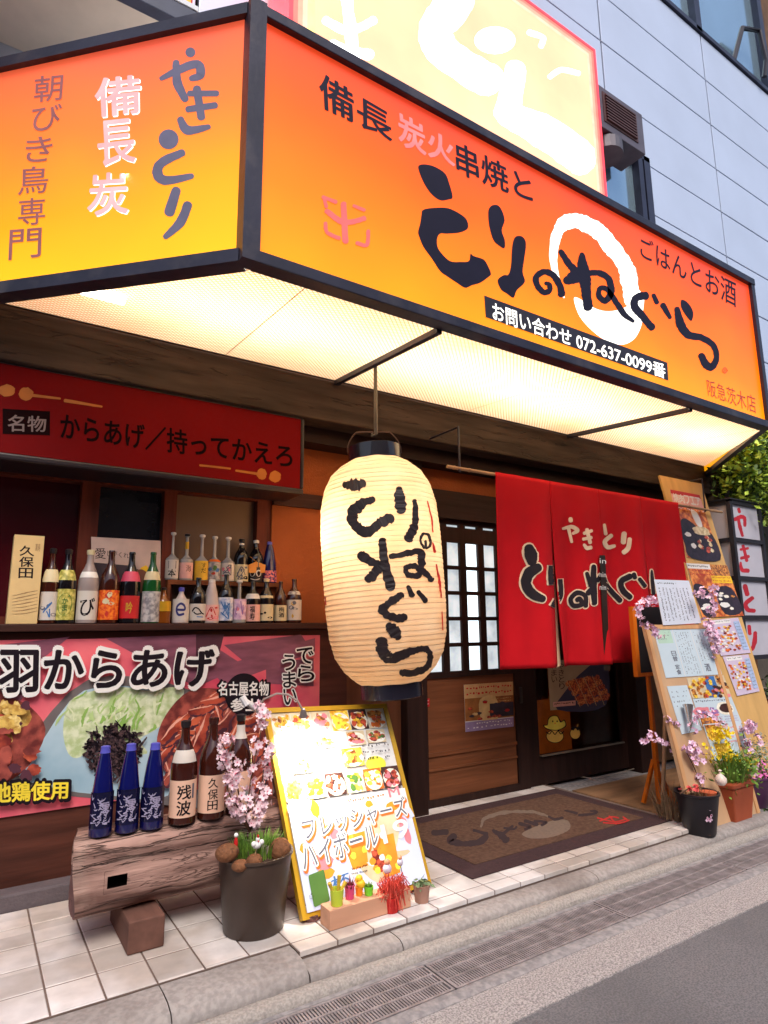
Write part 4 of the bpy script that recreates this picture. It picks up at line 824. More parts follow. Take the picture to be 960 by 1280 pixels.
def bottle(name, label, base, r, h, prof, g, lab=None, lz=(.05, .42), cap=None, marks=None, caph=.06, group=None, seal=None, name2='label', sealz=(.6, .7), foil=None):
    base = Vector(base); o = thing(name, label, 'bottle', base, group)
    P_ = [(a*r, z*h) for a, z in PROF[prof]]
    MB().lathe(P_, base, 28).build('glass', g, o, True)
    to = math.atan2(-base.y, -base.x)
    def rad_at(t):
        for (a, z), (a2, z2) in zip(PROF[prof], PROF[prof][1:]):
            if z <= t <= z2: return r*(a+(a2-a)*(t-z)/(z2-z+1e-9))
        return r
    if cap: MB().lathe([(rad_at(1-caph-.001)+.002, (1-caph)*h), (rad_at(.985)+.0025, (1-caph*.5)*h), (rad_at(.985)+.0025, h+.001), (rad_at(.98)*.7, h+.004)], base, 18).build('cap', cap, o, True)
    if foil: MB().lathe([(rad_at(t_)+.0012, t_*h) for t_ in [foil[1]+(foil[2]-foil[1])*k/6 for k in range(7)]], base, 24, caps=False).build('neck_wrap', foil[0], o, True)
    if lab:
        rr_ = r+.0012; half = 1.25; n = 16
        lo_ = MB().lathe([(rr_, lz[0]*h), (rr_, lz[1]*h)], base, n, caps=False, a0=to-half, a1=to+half).build(name2, lab, o, True)
        if marks:
            s = Ink(lambda u, v: base+Vector((rr_*math.cos(to-half*.8*(1-2*u)), rr_*math.sin(to-half*.8*(1-2*u)), (lz[1]+(lz[0]-lz[1])*v)*h)), lambda p: Vector((p.x-base.x, p.y-base.y, 0)).normalized(), .0002, .0004)
            s.step = .00018; ms = marks(s); s.build('print', ms, lo_)
    if seal:
        MB().lathe([(rad_at(t_)+.001, t_*h) for t_ in [sealz[0]+(sealz[1]-sealz[0])*k/4 for k in range(5)]], base, 12, caps=False, a0=to-1.2, a1=to+1.2).build('shoulder_label', seal, o, True)
    return o
GRAYI = mat('grey_ink', rgb(96, 96, 110), .6); BLUEI = mat('blue_ink', rgb(60, 110, 170), .6); REDI = mat('red_ink', rgb(196, 40, 34), .6); GOLD = mat('gold_print', rgb(206, 160, 50), .4, metal=.3); GREENI = mat('green_ink', rgb(80, 120, 50), .6); PINKI = mat('pink_ink', rgb(226, 130, 140), .6); ORI = mat('orange_ink', rgb(230, 110, 30), .6); YELI = mat('yellow_ink', rgb(236, 190, 40), .6); PURI = mat('purple_ink', rgb(150, 110, 170), .6)
LW = mat('label_white', rgb(204, 194, 184), .6, var=.04); LCR = mat('label_cream', rgb(212, 196, 156), .6, var=.06); LPK = mat('label_pink', rgb(226, 170, 160), .6, var=.08, vs=30); LOR = food('label_orange', rgb(206, 60, 24), rgb(240, 130, 40), 60); LRD = mat('label_red', rgb(190, 30, 34), .5); LYG = food('label_yellowgreen', rgb(150, 146, 60), rgb(212, 200, 110), 60); LBW = food('label_bluewhite', rgb(150, 168, 204), rgb(226, 222, 226), 40); LGR = food('label_grey', rgb(130, 126, 130), rgb(196, 190, 186), 40); LGD = mat('label_gold', rgb(216, 164, 40), .35, metal=.4); LLV = food('label_lavender', rgb(190, 150, 190), rgb(232, 200, 214), 30)
def T(body, u=(.1, .9), v=(.1, .9), ink=INK, bold=.02):
    def f(s): s.text(body, [(u[0], v[0]), (u[1], v[0]), (u[1], v[1]), (u[0], v[1])], 0, bold=bold); return [ink]
    return f
def V(body, u=(.3, .75), v=(.08, .92), ink=INK, bold=.02, extra=None):
    def f(s):
        s.cells(body, [(u[0], v[0]), (u[1], v[0]), (u[1], v[1]), (u[0], v[1])], 0, bold=bold)
        if extra: s.put([(.84, .1), (.92, .1), (.92, .5), (.84, .5)], [(0, 1, 2, 3)], 1)
        return [ink, GRAYI]
    return f
def blobs(n, *inks, strokes=0):
    def f(s):
        rnd = random.Random(n*7+len(inks))
        for i in range(n): s.ell((rnd.uniform(.15, .85), rnd.uniform(.15, .85)), rnd.uniform(.06, .2), rnd.uniform(.05, .14), rnd.randrange(len(inks)), jit=.5)
        for i in range(strokes): s.stroke([(rnd.uniform(.2, .8), rnd.uniform(.1, .9)) for _ in range(3)], .06, 0, .3)
        return list(inks)
    return f
def ring_e(s):
    s.stroke([(.28, .5), (.72, .5), (.7, .32), (.5, .22), (.3, .34), (.26, .55), (.4, .74), (.68, .70)], .11, 0, .02); return [mat('indigo_ink', rgb(44, 44, 110), .6)]
def bird(s):
    s.stroke([(.2, .45), (.35, .25), (.55, .3), (.75, .55), (.9, .62)], .08, 0, .1); s.stroke([(.3, .5), (.45, .62), (.7, .6)], .07, 0, .1); s.stroke([(.5, .78), (.85, .8)], .06, 1, .1); return [INK, BLUEI]
def disk(ink1, ink2, body=None):
    def f(s):
        s.ell((.5, .5), .36, .36, 0, n=28); s.ell((.5, .5), .28, .28, 1, n=28)
        if body: s.cells(body, [(.38, .28), (.62, .28), (.62, .72), (.38, .72)], 0, bold=.03)
        return [ink1, ink2]
    return f
SY = 3.53; SZ = 1.2325
def sb(px, top, wpx, y=SY, z=SZ):
    c_ = on(px, 780, 'y', y); tpt = on(px, top, 'y', y); r_ = (on(px+wpx/2, 760, 'y', y)-on(px-wpx/2, 760, 'y', y)).length/2*.93
    return (c_.x, y, z), r_, tpt.z-z
WCAP = mat('white_cap', rgb(226, 220, 214), .4); BCAP = mat('black_cap', rgb(30, 24, 26), .4); NCAP = mat('navy_cap', rgb(84, 84, 180), .35); CCAP = mat('cream_cap', rgb(220, 200, 160), .4)
GS = 'bottles on the lower window shelf'; GU = 'bottles on the upper rack'
def SB(px, top, wpx, label, prof, g, **kw):
    a, r_, h_ = sb(px, top, wpx); return bottle('bottle', label, a, r_, h_, prof, g, group=GS, **kw)
SB(59, 686, 25, 'dark bottle with blue and white label right beside the tall cream carton', 'sho', BROWNG, lab=LW, marks=blobs(3, BLUEI, GRAYI, strokes=2), seal=LCR, sealz=(.55, .72), cap=BCAP)
SB(79, 687, 28, 'black bottle with yellow green round crest label on the lower shelf', 'sho', BLKG, lab=LYG, lz=(.05, .46), marks=disk(GREENI, LYG, 'かも'[:1]+'ま'), seal=LYG, sealz=(.58, .72), cap=BCAP)
SB(107, 688, 29, 'frosted grey bottle whose white label reads び', 'sho', FROSTG, lab=LW, lz=(.05, .44), marks=T('び', (.18, .86), (.25, .85)), seal=WCAP, sealz=(.62, .70), cap=LCR)
SB(134, 688, 28, 'dark brown bottle with orange red label standing before the note board', 'sho', BROWNG, lab=LOR, lz=(.05, .45), marks=blobs(5, YELI, REDI, LCR))
SB(160, 690, 27, 'black bottle with pink shoulder band, white disc and red label', 'sho', BLKG, lab=LRD, lz=(.07, .38), marks=lambda s: (s.put([(.1, .15), (.9, .15), (.9, .2), (.1, .2)], [(0, 1, 2, 3)], 0), s.cells('吟', [(.35, .25), (.65, .25), (.65, .8), (.35, .8)], 0, bold=.03), [GOLD])[-1], foil=(mat('pink_wrap', rgb(206, 70, 96), .5), .58, .72))
SB(187, 690, 25, 'bright green bottle with pale grey label and cream tag', 'sho', GREENG, lab=LGR, lz=(.02, .44), seal=LCR, sealz=(.6, .72))
SB(203, 735, 20, 'small amber bottle with gold label at the left foot of the rack', 'jug', AMBER, lab=LGD, lz=(.34, .62), cap=BCAP)
SB(225, 735, 22, 'clear squat bottle with blue cap whose label shows a big letter e', 'jug', LAVG, lab=LW, lz=(.08, .68), marks=ring_e, cap=NCAP, caph=.1)
SB(246, 722, 22, 'matt black bottle with a small bird on its white label', 'sho', BLKG, lab=LW, lz=(.06, .42), marks=bird)
SB(263, 725, 21, 'pale frosted bottle with pink red label under the rack', 'cone', LAVG, lab=LPK, lz=(.05, .42), marks=blobs(4, REDI, PINKI, strokes=2), cap=WCAP)
SB(281, 718, 20, 'blue black bottle with blue fading to white label', 'sho', BLKG, lab=LBW, lz=(.05, .52), marks=blobs(1, BLUEI, INK, strokes=4))
SB(298, 726, 19, 'thin necked clear bottle with lavender label', 'neck', CLEARG, lab=LLV, lz=(.08, .56), marks=blobs(2, PURI, PINKI, strokes=2), cap=WCAP)
SB(315, 727, 20, 'black bottle with white shoulder and round orange seal', 'sho', BLKG, lab=LPK, lz=(.04, .44), marks=V('福寿', (.35, .65)), seal=WCAP, sealz=(.58, .70))
SB(332, 724, 19, 'black bottle with cream cap and round cream neck disc', 'sho', BLKG, lab=LCR, lz=(.05, .42), marks=blobs(3, GRAYI, INK), cap=CCAP, seal=LCR, sealz=(.56, .62))
SB(350, 727, 16, 'slender dark bottle with beige label second from the right end', 'sho', BROWNG, lab=LCR, lz=(.05, .42), marks=V('梅酒', (.4, .8), (.1, .8)))
SB(367, 724, 19, 'dark brown bottle with slanted grey band at the right end of the shelf', 'sho', BROWNG, lab=LW, lz=(.06, .52), marks=blobs(5, ORI, GOLD, GRAYI), seal=LGR, sealz=(.64, .72))
UY = 3.62; UZ = 1.4725
def UB(px, top, wpx, label, prof, g, **kw):
    c_ = on(px, 724, 'y', UY); r_ = (on(px+wpx/2, 710, 'y', UY)-on(px-wpx/2, 710, 'y', UY)).length/2*.93
    return bottle('bottle', label, (c_.x, UY, UZ), r_, on(px, top, 'y', UY).z-UZ, prof, g, group=GU, **kw)
UB(214, 666, 18, 'clear bottle with white label of black brush strokes at the left of the rack', 'neck', CLEARG, lab=LW, lz=(.04, .42), marks=V('一本', (.25, .8), (.05, .95)), cap=WCAP)
UB(232, 668, 18, 'clear bottle with gold neck wrap and pink over blue label', 'neck', CLEARG, lab=LPK, lz=(.04, .38), marks=lambda s: (s.put([(-.1, .66), (1.1, .66), (1.1, .98), (-.1, .98)], [(0, 1, 2, 3)], 1), s.cells('海', [(.5, .15), (.85, .15), (.85, .6), (.5, .6)], 0), [INK, BLUEI])[-1], foil=(LGD, .68, .84), cap=BCAP)
UB(251, 669, 18, 'clear bottle with yellow over orange label', 'neck', CLEARG, lab=mat('label_yellow', rgb(230, 180, 50), .6, var=.15, vs=20), lz=(.02, .43), marks=lambda s: (s.put([(-.1, .68), (1.1, .68), (1.1, 1), (-.1, 1)], [(0, 1, 2, 3)], 1), s.cells('すだ', [(.5, .1), (.85, .1), (.85, .65), (.5, .65)], 0), [INK, ORI])[-1], cap=WCAP)
UB(267, 671, 17, 'clear bottle with green and blue label and a round orange sticker', 'neck', CLEARG, lab=LGR, lz=(.04, .40), marks=blobs(6, GREENI, BLUEI, REDI, LW), cap=WCAP, seal=ORI, sealz=(.43, .49))
UB(284, 672, 18, 'clear bottle with white speckled label in the middle of the rack', 'neck', CLEARG, lab=LW, lz=(.02, .41), marks=blobs(5, GRAYI, PINKI, strokes=3), cap=WCAP)
UB(301, 674, 19, 'black bottle with white label of grey sketches on the rack', 'sho', BLKG, lab=LCR, lz=(.02, .40), marks=blobs(4, GRAYI, INK, strokes=3), cap=BCAP, foil=(WCAP, .86, .9))
e_ = UB(319, 676, 19, 'black bottle with white cap, two white rings and a hanging wooden plaque', 'sho', BLKG, lab=BCAP, lz=(.02, .36), marks=lambda s: ([(s.ell((x, .42), .19, .24, 0), s.ell((x, .42), .11, .14, 1)) for x in (.3, .72)], s.stroke([(.2, .8), (.5, .88), (.8, .8)], .06, 0), [LW, INK])[-1], cap=WCAP)
ep = thing('wooden_plaque', 'small orange house shaped wooden plaque hung on the two ringed bottle', 'plaque', on(321, 712, 'y', 3.575))
q = quad_on(PY(3.575), [(311, 706), (320, 702), (332, 706), (331, 716), (311, 716)])
b = MB(); b.add(q+[p+Vector((0, .006, 0)) for p in q], [(0, 1, 2, 3, 4), (9, 8, 7, 6, 5)]+[(i, i+5, (i+1) % 5+5, (i+1) % 5) for i in range(5)]); b.build('board', mat('plaque_wood', rgb(214, 140, 60), .6), ep)
b = MB(); b.tube([q[1], on(313, 696, 'y', 3.585)], .0015, 5); b.tube([q[1], on(326, 697, 'y', 3.585)], .0015, 5); b.build('cord', mat('plaque_cord', rgb(190, 130, 60), .7), ep)
UB(336, 678, 19, 'navy blue bottle with pink speckled label at the right of the rack', 'cone', NAVYG, lab=None, marks=None, foil=(food('navy_pink', rgb(40, 36, 110), rgb(236, 130, 130), 80), .03, .3), cap=NCAP)
# cream carton and note board
cx = thing('bottle_carton', 'tall cream bottle carton lettered 久保田 at the left end of the shelf', 'carton', on(30, 782, 'y', 3.5))
L_, R_2 = on(7, 782, 'y', 3.49), on(46, 782, 'y', 3.49); tz = on(35, 669, 'y', 3.49).z
b = MB(); b.box((L_.x, 3.49, 1.2325), (R_2.x, 3.58, tz), bev=.002); cb_ = b.build('carton_body', mat('carton_cream', rgb(214, 182, 126), .7, var=.07, vs=10), cx)
k = Ink(PY(3.49).hit, Vector((0, -1, 0)), .0003, .0006); K0 = zm(0, 640, 8)
k.cells('久保田', K0([(200, 330), (345, 335), (325, 668), (185, 665)]), 0, bold=.015); k.text('萬寿', K0([(356, 315), (405, 318), (402, 395), (352, 392)]), 1)
for i in range(7): y = 800+i*34; k.stroke([(120, y+40-i*4), (250, y+10), (375, y-16)], [2, 7, 3], 1, .4, K0, 8)
k.build('print', [INK, mat('carton_brown', rgb(150, 116, 80), .7)], cx)
q = [on(*p, 'y', 3.6) for p in [(114, 671), (201, 676), (200, 779), (115, 779)]]
def nb_(s):
    s.cells('愛', [(.05, .12), (.2, .12), (.2, .26), (.05, .26)], 0); s.text('しがくれて', [(.22, .15), (.6, .17), (.6, .24), (.22, .22)], 0)
    s.put([(.03, .3), (.55, .32), (.9, .45), (.9, 1), (.03, 1)], [(0, 1, 2, 3, 4)], 1); s.ell((.78, .42), .12, .1, 2, jit=.3); s.poly([(.6, .42), (.72, .36), (.86, .46), (.9, .62), (.6, .62)], 3)
sheet_thing('note_board', 'pale note board starting with 愛 behind the lower shelf bottles', 'board', q, mat('board_pale', rgb(206, 180, 170), .6), [INK, mat('board_dark', rgb(66, 52, 60), .6, var=.4), YELI, mat('board_brown', rgb(120, 76, 60), .6)], nb_, .006)
# lamp seen inside the window
pass

# ================================================================== LOG BENCH with bottles
LBK = mat('log_bark', rgb(96, 58, 50), .85, var=.3, vs=2.6, stretch=(.8, 6, 6), bump=.9, bs=6, detail=10, col2=rgb(196, 156, 142)); LEND = mat('log_end', rgb(112, 76, 72), .85, var=.35, vs=9, bump=.4, bs=20)
veins(LBK, (.5, 5, 5), 2.2, .02, rgb(52, 32, 28), .7, 1.); veins(LBK, (.8, 8, 8), 3, .010, rgb(60, 36, 30), .7, .6); spots(LBK, 4, .52, .66, rgb(196, 172, 156), .45); veins(LEND, (1, 1, 1), 9, .03, rgb(50, 32, 28), .7)
lg = thing('log_bench', 'thick weathered log bench with a square mortise hole carrying sake bottles', 'bench', (.85, 2.93, 0))
LY, LZ, LR_ = 2.93, .265, .16; n = 44; m = 60; vs = []; rnd = random.Random(3); x0, x1 = .435, 1.30
bump = [rnd.uniform(-1, 1) for _ in range(n)]
for i in range(m+1):
    x = x0+(x1-x0)*i/m
    for k_ in range(n):
        a = 2*math.pi*k_/n; r_ = LR_*(1+.035*math.sin(3*a+1)+.03*math.sin(5*a+2*x)+.03*bump[k_]*(.6+.4*math.sin(x*5+k_))+.014*math.sin(x*14+a*2)+.012*math.sin(x*31+a*5)-.05*math.exp(-((a-4.2-.25*math.sin(x*4))/.05)**2)-.04*math.exp(-((a-5.0-.2*math.sin(x*6+1))/.05)**2)); y_ = r_*math.cos(a)*1.03; z_ = r_*math.sin(a)
        z_ = min(z_, .4-LZ+.003*math.sin(x*11+y_*20)); y_ = max(y_, -.14+.006*math.sin(x*7))
        vs.append((x+(.02*math.cos(a)+.01*math.sin(2*a) if i in (0, m) else 0), LY+y_, LZ+z_))
hx0, hx1, hz0, hz1 = on(134, 1105, 'y', 2.79).x, on(157, 1105, 'y', 2.79).x, on(140, 1111, 'y', 2.79).z, on(145, 1091, 'y', 2.79).z
fs = []; 
for i in range(m):
    for k_ in range(n):
        q = (i*n+k_, i*n+(k_+1) % n, (i+1)*n+(k_+1) % n, (i+1)*n+k_); c_ = sum((Vector(vs[j]) for j in q), Vector())/4
        if c_.y < LY-.1 and hx0 < c_.x < hx1 and hz0 < c_.z < hz1: continue
        fs.append(q)
b = MB(); b.add(vs, fs); trunk = b.build('log', LBK, lg, True)
b = MB(); e0 = [Vector(v) for v in vs[:n]]; c0 = sum(e0, Vector())/n; e1 = [Vector(v) for v in vs[m*n:]]; c1 = sum(e1, Vector())/n
b.add(e0+[c0+Vector((.006, 0, 0))], [((k_+1) % n, k_, n) for k_ in range(n)]); b.add(e1+[c1], [(k_, (k_+1) % n, n) for k_ in range(n)]); b.build('log_end', LEND, lg)
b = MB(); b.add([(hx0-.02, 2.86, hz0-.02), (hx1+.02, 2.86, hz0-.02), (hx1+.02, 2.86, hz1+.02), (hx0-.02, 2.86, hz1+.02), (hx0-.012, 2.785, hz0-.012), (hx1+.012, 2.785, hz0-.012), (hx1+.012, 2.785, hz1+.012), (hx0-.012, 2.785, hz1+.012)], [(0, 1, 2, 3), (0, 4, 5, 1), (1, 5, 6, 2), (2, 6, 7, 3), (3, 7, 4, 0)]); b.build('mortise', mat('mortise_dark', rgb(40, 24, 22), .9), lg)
b = MB(); b.box((.607, 2.71, .0), (.742, 3.06, .115), bev=.006); b.build('foot_block', wood('block_wood', rgb(104, 72, 62), 1, k=6, var=.35, rough=.85), lg)
b = MB(); b.box((1.08, 2.80, .0), (1.2, 3.06, .115), bev=.006); b.build('foot_block', MATS['block_wood'], lg)
LT = .4035
def LBt(px, py, top, wpx, label, prof, g, gr, **kw):
    c_ = on(px, py, 'z', LT); c_ = c_+Vector((c_.x, c_.y, 0)).normalized()*.03; y = min(max(c_.y, 2.84), 2.98)
    c_ = Vector((on(px, py-6, 'y', y).x, y, LT)); r_ = (on(px+wpx/2, py-20, 'y', y)-on(px-wpx/2, py-20, 'y', y)).length/2*.93
    return bottle('sake_bottle', label, c_, r_, on(px, top, 'y', y).z-LT, prof, g, group=gr, **kw)
def blu(s):
    rnd = random.Random(5)
    for _ in range(26): x, y = rnd.uniform(.15, .9), rnd.uniform(.1, .9); s.stroke([(x, y), (x+rnd.uniform(-.12, .12), y+rnd.uniform(-.05, .05)), (x+rnd.uniform(-.2, .2), y-rnd.uniform(0, .1))], [.02, .035, .015], 0, .4)
    s.cells('澪', [(.42, .25), (.8, .25), (.8, .7), (.42, .7)], 0, bold=.02); return [mat('silver_print', rgb(170, 160, 190), .4)]
DKB = glass('deep_blue_glass', rgb(14, 18, 84), 0, .05); NOL = mat('no_label_blue', rgb(14, 14, 50), .1)
for px, lab_ in ((125, 'tapered blue bottle at the left end of the log'), (158, 'middle one of the three tapered blue bottles on the log'), (189, 'tapered blue bottle next to the first brown bottle on the log')):
    LBt(px, {125: 1046, 158: 1041, 189: 1037}[px], {125: 934, 158: 931, 189: 930}[px], 31, lab_, 'cone', DKB, 'blue bottles on the log', lab=NOL, lz=(.1, .5), marks=blu, cap=NCAP, caph=.07)
LSP = mat('label_salmon', rgb(232, 186, 160), .6, var=.05)
LBt(227, 1034, 902, 35, 'brown bottle with white neck band and label 残波 on the log', 'sho', BROWNG, 'brown bottles on the log', lab=LSP, lz=(.07, .43), marks=V('残波', (.3, .8), (.1, .95), extra=1), seal=LW, sealz=(.6, .72), cap=BCAP)
LBt(263, 1028, 898, 34, 'brown bottle labelled 久保田 on the log beside the blossoms', 'sho', BROWNG, 'brown bottles on the log', lab=LSP, lz=(.07, .44), marks=V('久保田', (.38, .74), (.06, .94), bold=.01), cap=BROWNG)
LBt(298, 1022, 894, 33, 'dark brown bottle half hidden behind the pink blossoms', 'sho', BROWNG, 'brown bottles on the log', lab=LSP, lz=(.07, .44), marks=None, seal=LW, sealz=(.76, .9), cap=BCAP)

# ================================================================== YELLOW FRAMED MENU BOARD
mbd = thing('menu_board', 'yellow framed menu board leaning back in bright lamp light beside the doormat', 'menu board', (1.6, 2.6, 0))
BL, BR = Vector((1.262, 2.575, .012)), Vector((1.925, 2.57, .012)); TL, TRr = on(329, 886, 'y', 2.94), on(482, 880, 'y', 2.94)
Q4 = [TL, TRr, BR, BL]
def qs(u, v): return Vector(bil(Q4, u, v))
fu, fv = .034, .026
YFR = mat('yellow_frame', rgb(206, 158, 40), .35, metal=.25, var=.12, bump=.05)
b = MB()
nrm = (TRr-TL).cross(BL-TL).normalized(); nrm = nrm if nrm.dot(EYE-TL) > 0 else -nrm
def bar(u0, v0, u1, v1): q = [qs(u0, v0)+nrm*.008, qs(u1, v0)+nrm*.008, qs(u1, v1)+nrm*.008, qs(u0, v1)+nrm*.008]; b.slab(q, .03)
bar(0, 0, 1, fv); bar(0, 1-fv, 1, 1); bar(0, fv, fu, 1-fv); bar(1-fu, fv, 1, 1-fv); b.build('frame', YFR, mbd)
b = MB(); b.slab([qs(fu, fv), qs(1-fu, fv), qs(1-fu, 1-fv), qs(fu, 1-fv)], .012); sht = b.build('sheet', PAPER, mbd)
b = MB(); b.tube([qs(.06, .06)-nrm*.025, Vector((qs(.06, 0).x+.03, 3.2, .0))], .012, 8); b.build('rear_leg', BLACKM, mbd); b = MB(); b.tube([qs(.94, .06)-nrm*.025, Vector((qs(.94, 0).x-.03, 3.2, .0))], .012, 8); b.build('rear_leg', BLACKM, mbd)
s = Sheet([qs(fu, fv), qs(1-fu, fv), qs(1-fu, 1-fv), qs(fu, 1-fv)])
FF = [food('food_gold', rgb(214, 150, 20), rgb(250, 220, 90), 60), food('food_brown', rgb(120, 60, 24), rgb(226, 150, 70), 50), food('food_red', rgb(110, 30, 24), rgb(214, 90, 60), 45), food('food_white', rgb(230, 220, 196), rgb(250, 244, 230), 30), mat('photo_bg', rgb(216, 196, 160), .5, var=.2, vs=12), mat('photo_dark', rgb(70, 40, 34), .5, var=.4, vs=12), mat('sky_print', rgb(206, 214, 240), .5, var=.06, vs=4), ORI, GRAYI, INK, GREENI, PINKI, mat('mug_orange', rgb(244, 150, 40), .5, var=.2, vs=10), BLUEI, WHITE, mat('lemon', rgb(236, 230, 70), .5)]
rnd = random.Random(11)
def photo(u0, v0, u1, v1, bgi, fis, n=10):
    s.rect(u0, v0, u1, v1, bgi)
    cu, cv = (u0+u1)/2, (v0+v1)/2; w_, h_ = u1-u0, v1-v0
    s.ell((cu, cv+h_*.06), w_*.5, h_*.46, 3, n=16)
    for _ in range(n*2): s.ell((cu+rnd.uniform(-.34, .34)*w_, cv+rnd.uniform(-.32, .34)*h_), rnd.uniform(.07, .2)*w_, rnd.uniform(.07, .16)*h_, rnd.choice(fis), n=9, jit=.5)
for i, (bgi, fis) in enumerate([(4, [0, 1]), (4, [0, 1, 2]), (4, [1, 11]), (0, [0, 15]), (5, [0, 2]), (4, [1, 2, 7])]): photo(.003+i*.165, .003, .163+i*.165, .125, bgi, fis)
photo(.02, .14, .17, .24, 4, [0, 1]); photo(.6, .135, .76, .22, 4, [1, 2, 11]); photo(.1, .255, .26, .345, 4, [0, 15]); photo(.78, .135, .95, .215, 4, [2, 10, 1]); photo(.3, .15, .48, .22, 3, [0, 1, 15]); photo(.52, .235, .70, .34, 0, [0, 15, 1]); s.ell((.8, .34), .09, .045, 15)
for i, (bgi, fis) in enumerate([(4, [0]), (4, [0, 7]), (5, [2, 3, 1]), (4, [0, 10]), (7, [3, 15]), (5, [2, 11])]): photo(.003+i*.165, .365, .16+i*.165, .485, bgi, fis)
s.lines(.7, .22, .95, .33, 3, 9, vert=False, dens=.6); s.lines(.3, .24, .5, .34, 3, 8, dens=.5); s.lines(.02, .125, .28, .36, 5, 11, dens=.4)
s.rect(0, .495, 1, .68, mi_=None) if False else None; s.rect(0, .50, 1, .68, len(FF)-2); s.rect(0, .68, 1, 1, 6)
for _ in range(26): s.ell((rnd.uniform(.05, .95), rnd.uniform(.5, .86)), rnd.uniform(.03, .09), rnd.uniform(.015, .05), rnd.choice([6, 11, 4, 15, 12, 6]), n=10, jit=.5)
s.poly([(.5, .72), (.8, .60), (.86, .72), (.62, .95), (.45, .85)], 4)
rnd = random.Random(12)
s.poly([(.36, .70), (.56, .69), (.53, .86), (.40, .865)], 12, smooth=False); s.poly([(.60, .74), (.80, .73), (.78, .93), (.64, .94)], 12, smooth=False); s.rect(.60, .77, .64, .9, 2); s.text('1', [(.58, .80), (.66, .795), (.66, .90), (.58, .905)], 2, bold=.04)
for _ in range(16): s.ell((rnd.uniform(.38, .78), rnd.uniform(.71, .92)), .025, .018, rnd.choice([14, 15, 0, 12]), n=8, jit=.4)
for q, bb_ in ((.0, 0),):
    for (body, qq) in (('フレッシャーズ', [(.08, .575), (.97, .545), (.97, .655), (.08, .685)]), ('ハイボール', [(.03, .70), (.66, .655), (.66, .775), (.03, .82)])):
        s.text(body, [(x+.008, y+.010) for x, y in qq], 7, bold=.1); s.text(body, qq, 14, bold=.075); s.text(body, qq, 8)
s.lines(.48, .51, .80, .545, 1, 7, dens=.9); s.text('M', [(.84, .49), (.94, .485), (.94, .535), (.84, .54)], 11, bold=.01)
s.text('19', [(.70, .68), (.94, .665), (.94, .76), (.70, .775)], 14, bold=.03); s.text('1', [(.06, .85), (.17, .84), (.17, .965), (.06, .975)], 10, bold=.07); s.text('杯', [(.21, .875), (.36, .865), (.36, .93), (.21, .94)], 13, bold=.01); s.lines(.38, .85, .52, .90, 2, 9)
s.build('print', FF, sht)
# clip lamp on its gooseneck (lit)
cl = thing('clip_lamp', 'white clip lamp on a bent gooseneck at the top left corner of the yellow board', 'lamp', qs(0.02, 0))
P0 = qs(.0, 0)+nrm*.02
b = MB(); q = on(305, 876, 'y', 2.9); c1_ = on(330, 892, 'y', 2.92)
b.tube([q, (q+c1_)/2, c1_], [.014, .017, .012], 10); b.tube([q+Vector((-.01, 0, .02)), q+Vector((.012, -.01, -.02))], .016, 8); b.tube([c1_+Vector((.01, 0, .02)), c1_+Vector((-.012, -.01, -.025))], .014, 8); b.build('clip', mat('white_plastic', (.8, .78, .78), .35), cl, True)
gp = [on(x, y, 'y', yy) for x, y, yy in ((318, 888, 2.9), (330, 874, 2.86), (346, 867, 2.82), (360, 868, 2.79), (372, 876, 2.77), (379, 889, 2.76))]
b = MB(); b.tube(gp, .005, 8); b.build('gooseneck', mat('grey_flex', rgb(150, 134, 130), .4), cl, True)
hd = gp[-1]; aim = (qs(.24, .27)-hd).normalized()
b = MB(); b.lathe([(.008, -.012), (.013, 0), (.017, .02), (.019, .026)], hd, 14, axis=aim, caps=False); b.build('lamp_head', mat('grey_head', rgb(120, 110, 108), .4), cl, True)
b = MB(); b.lathe([(.015, .018), (.001, .017)], hd, 14, axis=aim, caps=False); b.build('bulb_face', mat('led_face', (1, .98, .92), .3, emis=20), cl)
sl_ = bpy.data.lights.new('lamp_light', 'SPOT'); sl_.energy = 42; sl_.spot_size = R(110); sl_.spot_blend = .9; sl_.color = (1, .94, .82); sl_.shadow_soft_size = .02
slo = bpy.data.objects.new('lamp_light', sl_); COL.objects.link(slo); slo.parent = cl; lp_ = hd+aim*.035; slo.location = lp_-cl.location; slo.rotation_euler = (-aim).to_track_quat('Z', 'Y').to_euler()

# ================================================================== FLOWERS AND PLANTS helpers
TWIG = mat('twig', rgb(92, 62, 44), .8); PETAL = mat('blossom_pink', rgb(242, 196, 208), .6, var=.1, vs=30, col2=rgb(252, 230, 234)); PCEN = mat('blossom_heart', rgb(196, 80, 110), .6)
PETL = mat('blossom_lilac', rgb(226, 178, 214), .6, var=.12, vs=30, col2=rgb(244, 214, 232))
LEAF = mat('leaf_green', rgb(66, 110, 34), .6, col2=rgb(128, 160, 60), var=0, vs=25); LEAFD = mat('leaf_dark', rgb(34, 62, 26), .6, col2=rgb(80, 110, 44), var=0, vs=20)
def blossom(mb, c, r, d, rnd):
    d = Vector(d).normalized(); ex = d.orthogonal().normalized(); ey = d.cross(ex); a0 = rnd.uniform(0, 6)
    for k_ in range(5):
        a = a0+2*math.pi*k_/5; u = ex*math.cos(a)+ey*math.sin(a); w_ = ex*math.cos(a+1.57)+ey*math.sin(a+1.57); l = .22*r
        mb.add([c, c+u*r*.5+w_*r*.36+d*l, c+u*r*.98+w_*r*.24+d*l*1.7, c+u*r*.9+d*l*1.5, c+u*r*.98-w_*r*.24+d*l*1.7, c+u*r*.5-w_*r*.36+d*l], [(0, 1, 2, 3), (0, 3, 4, 5)], 0)
    mb.ball(c+d*.12*r, r*.16, 6, 1)
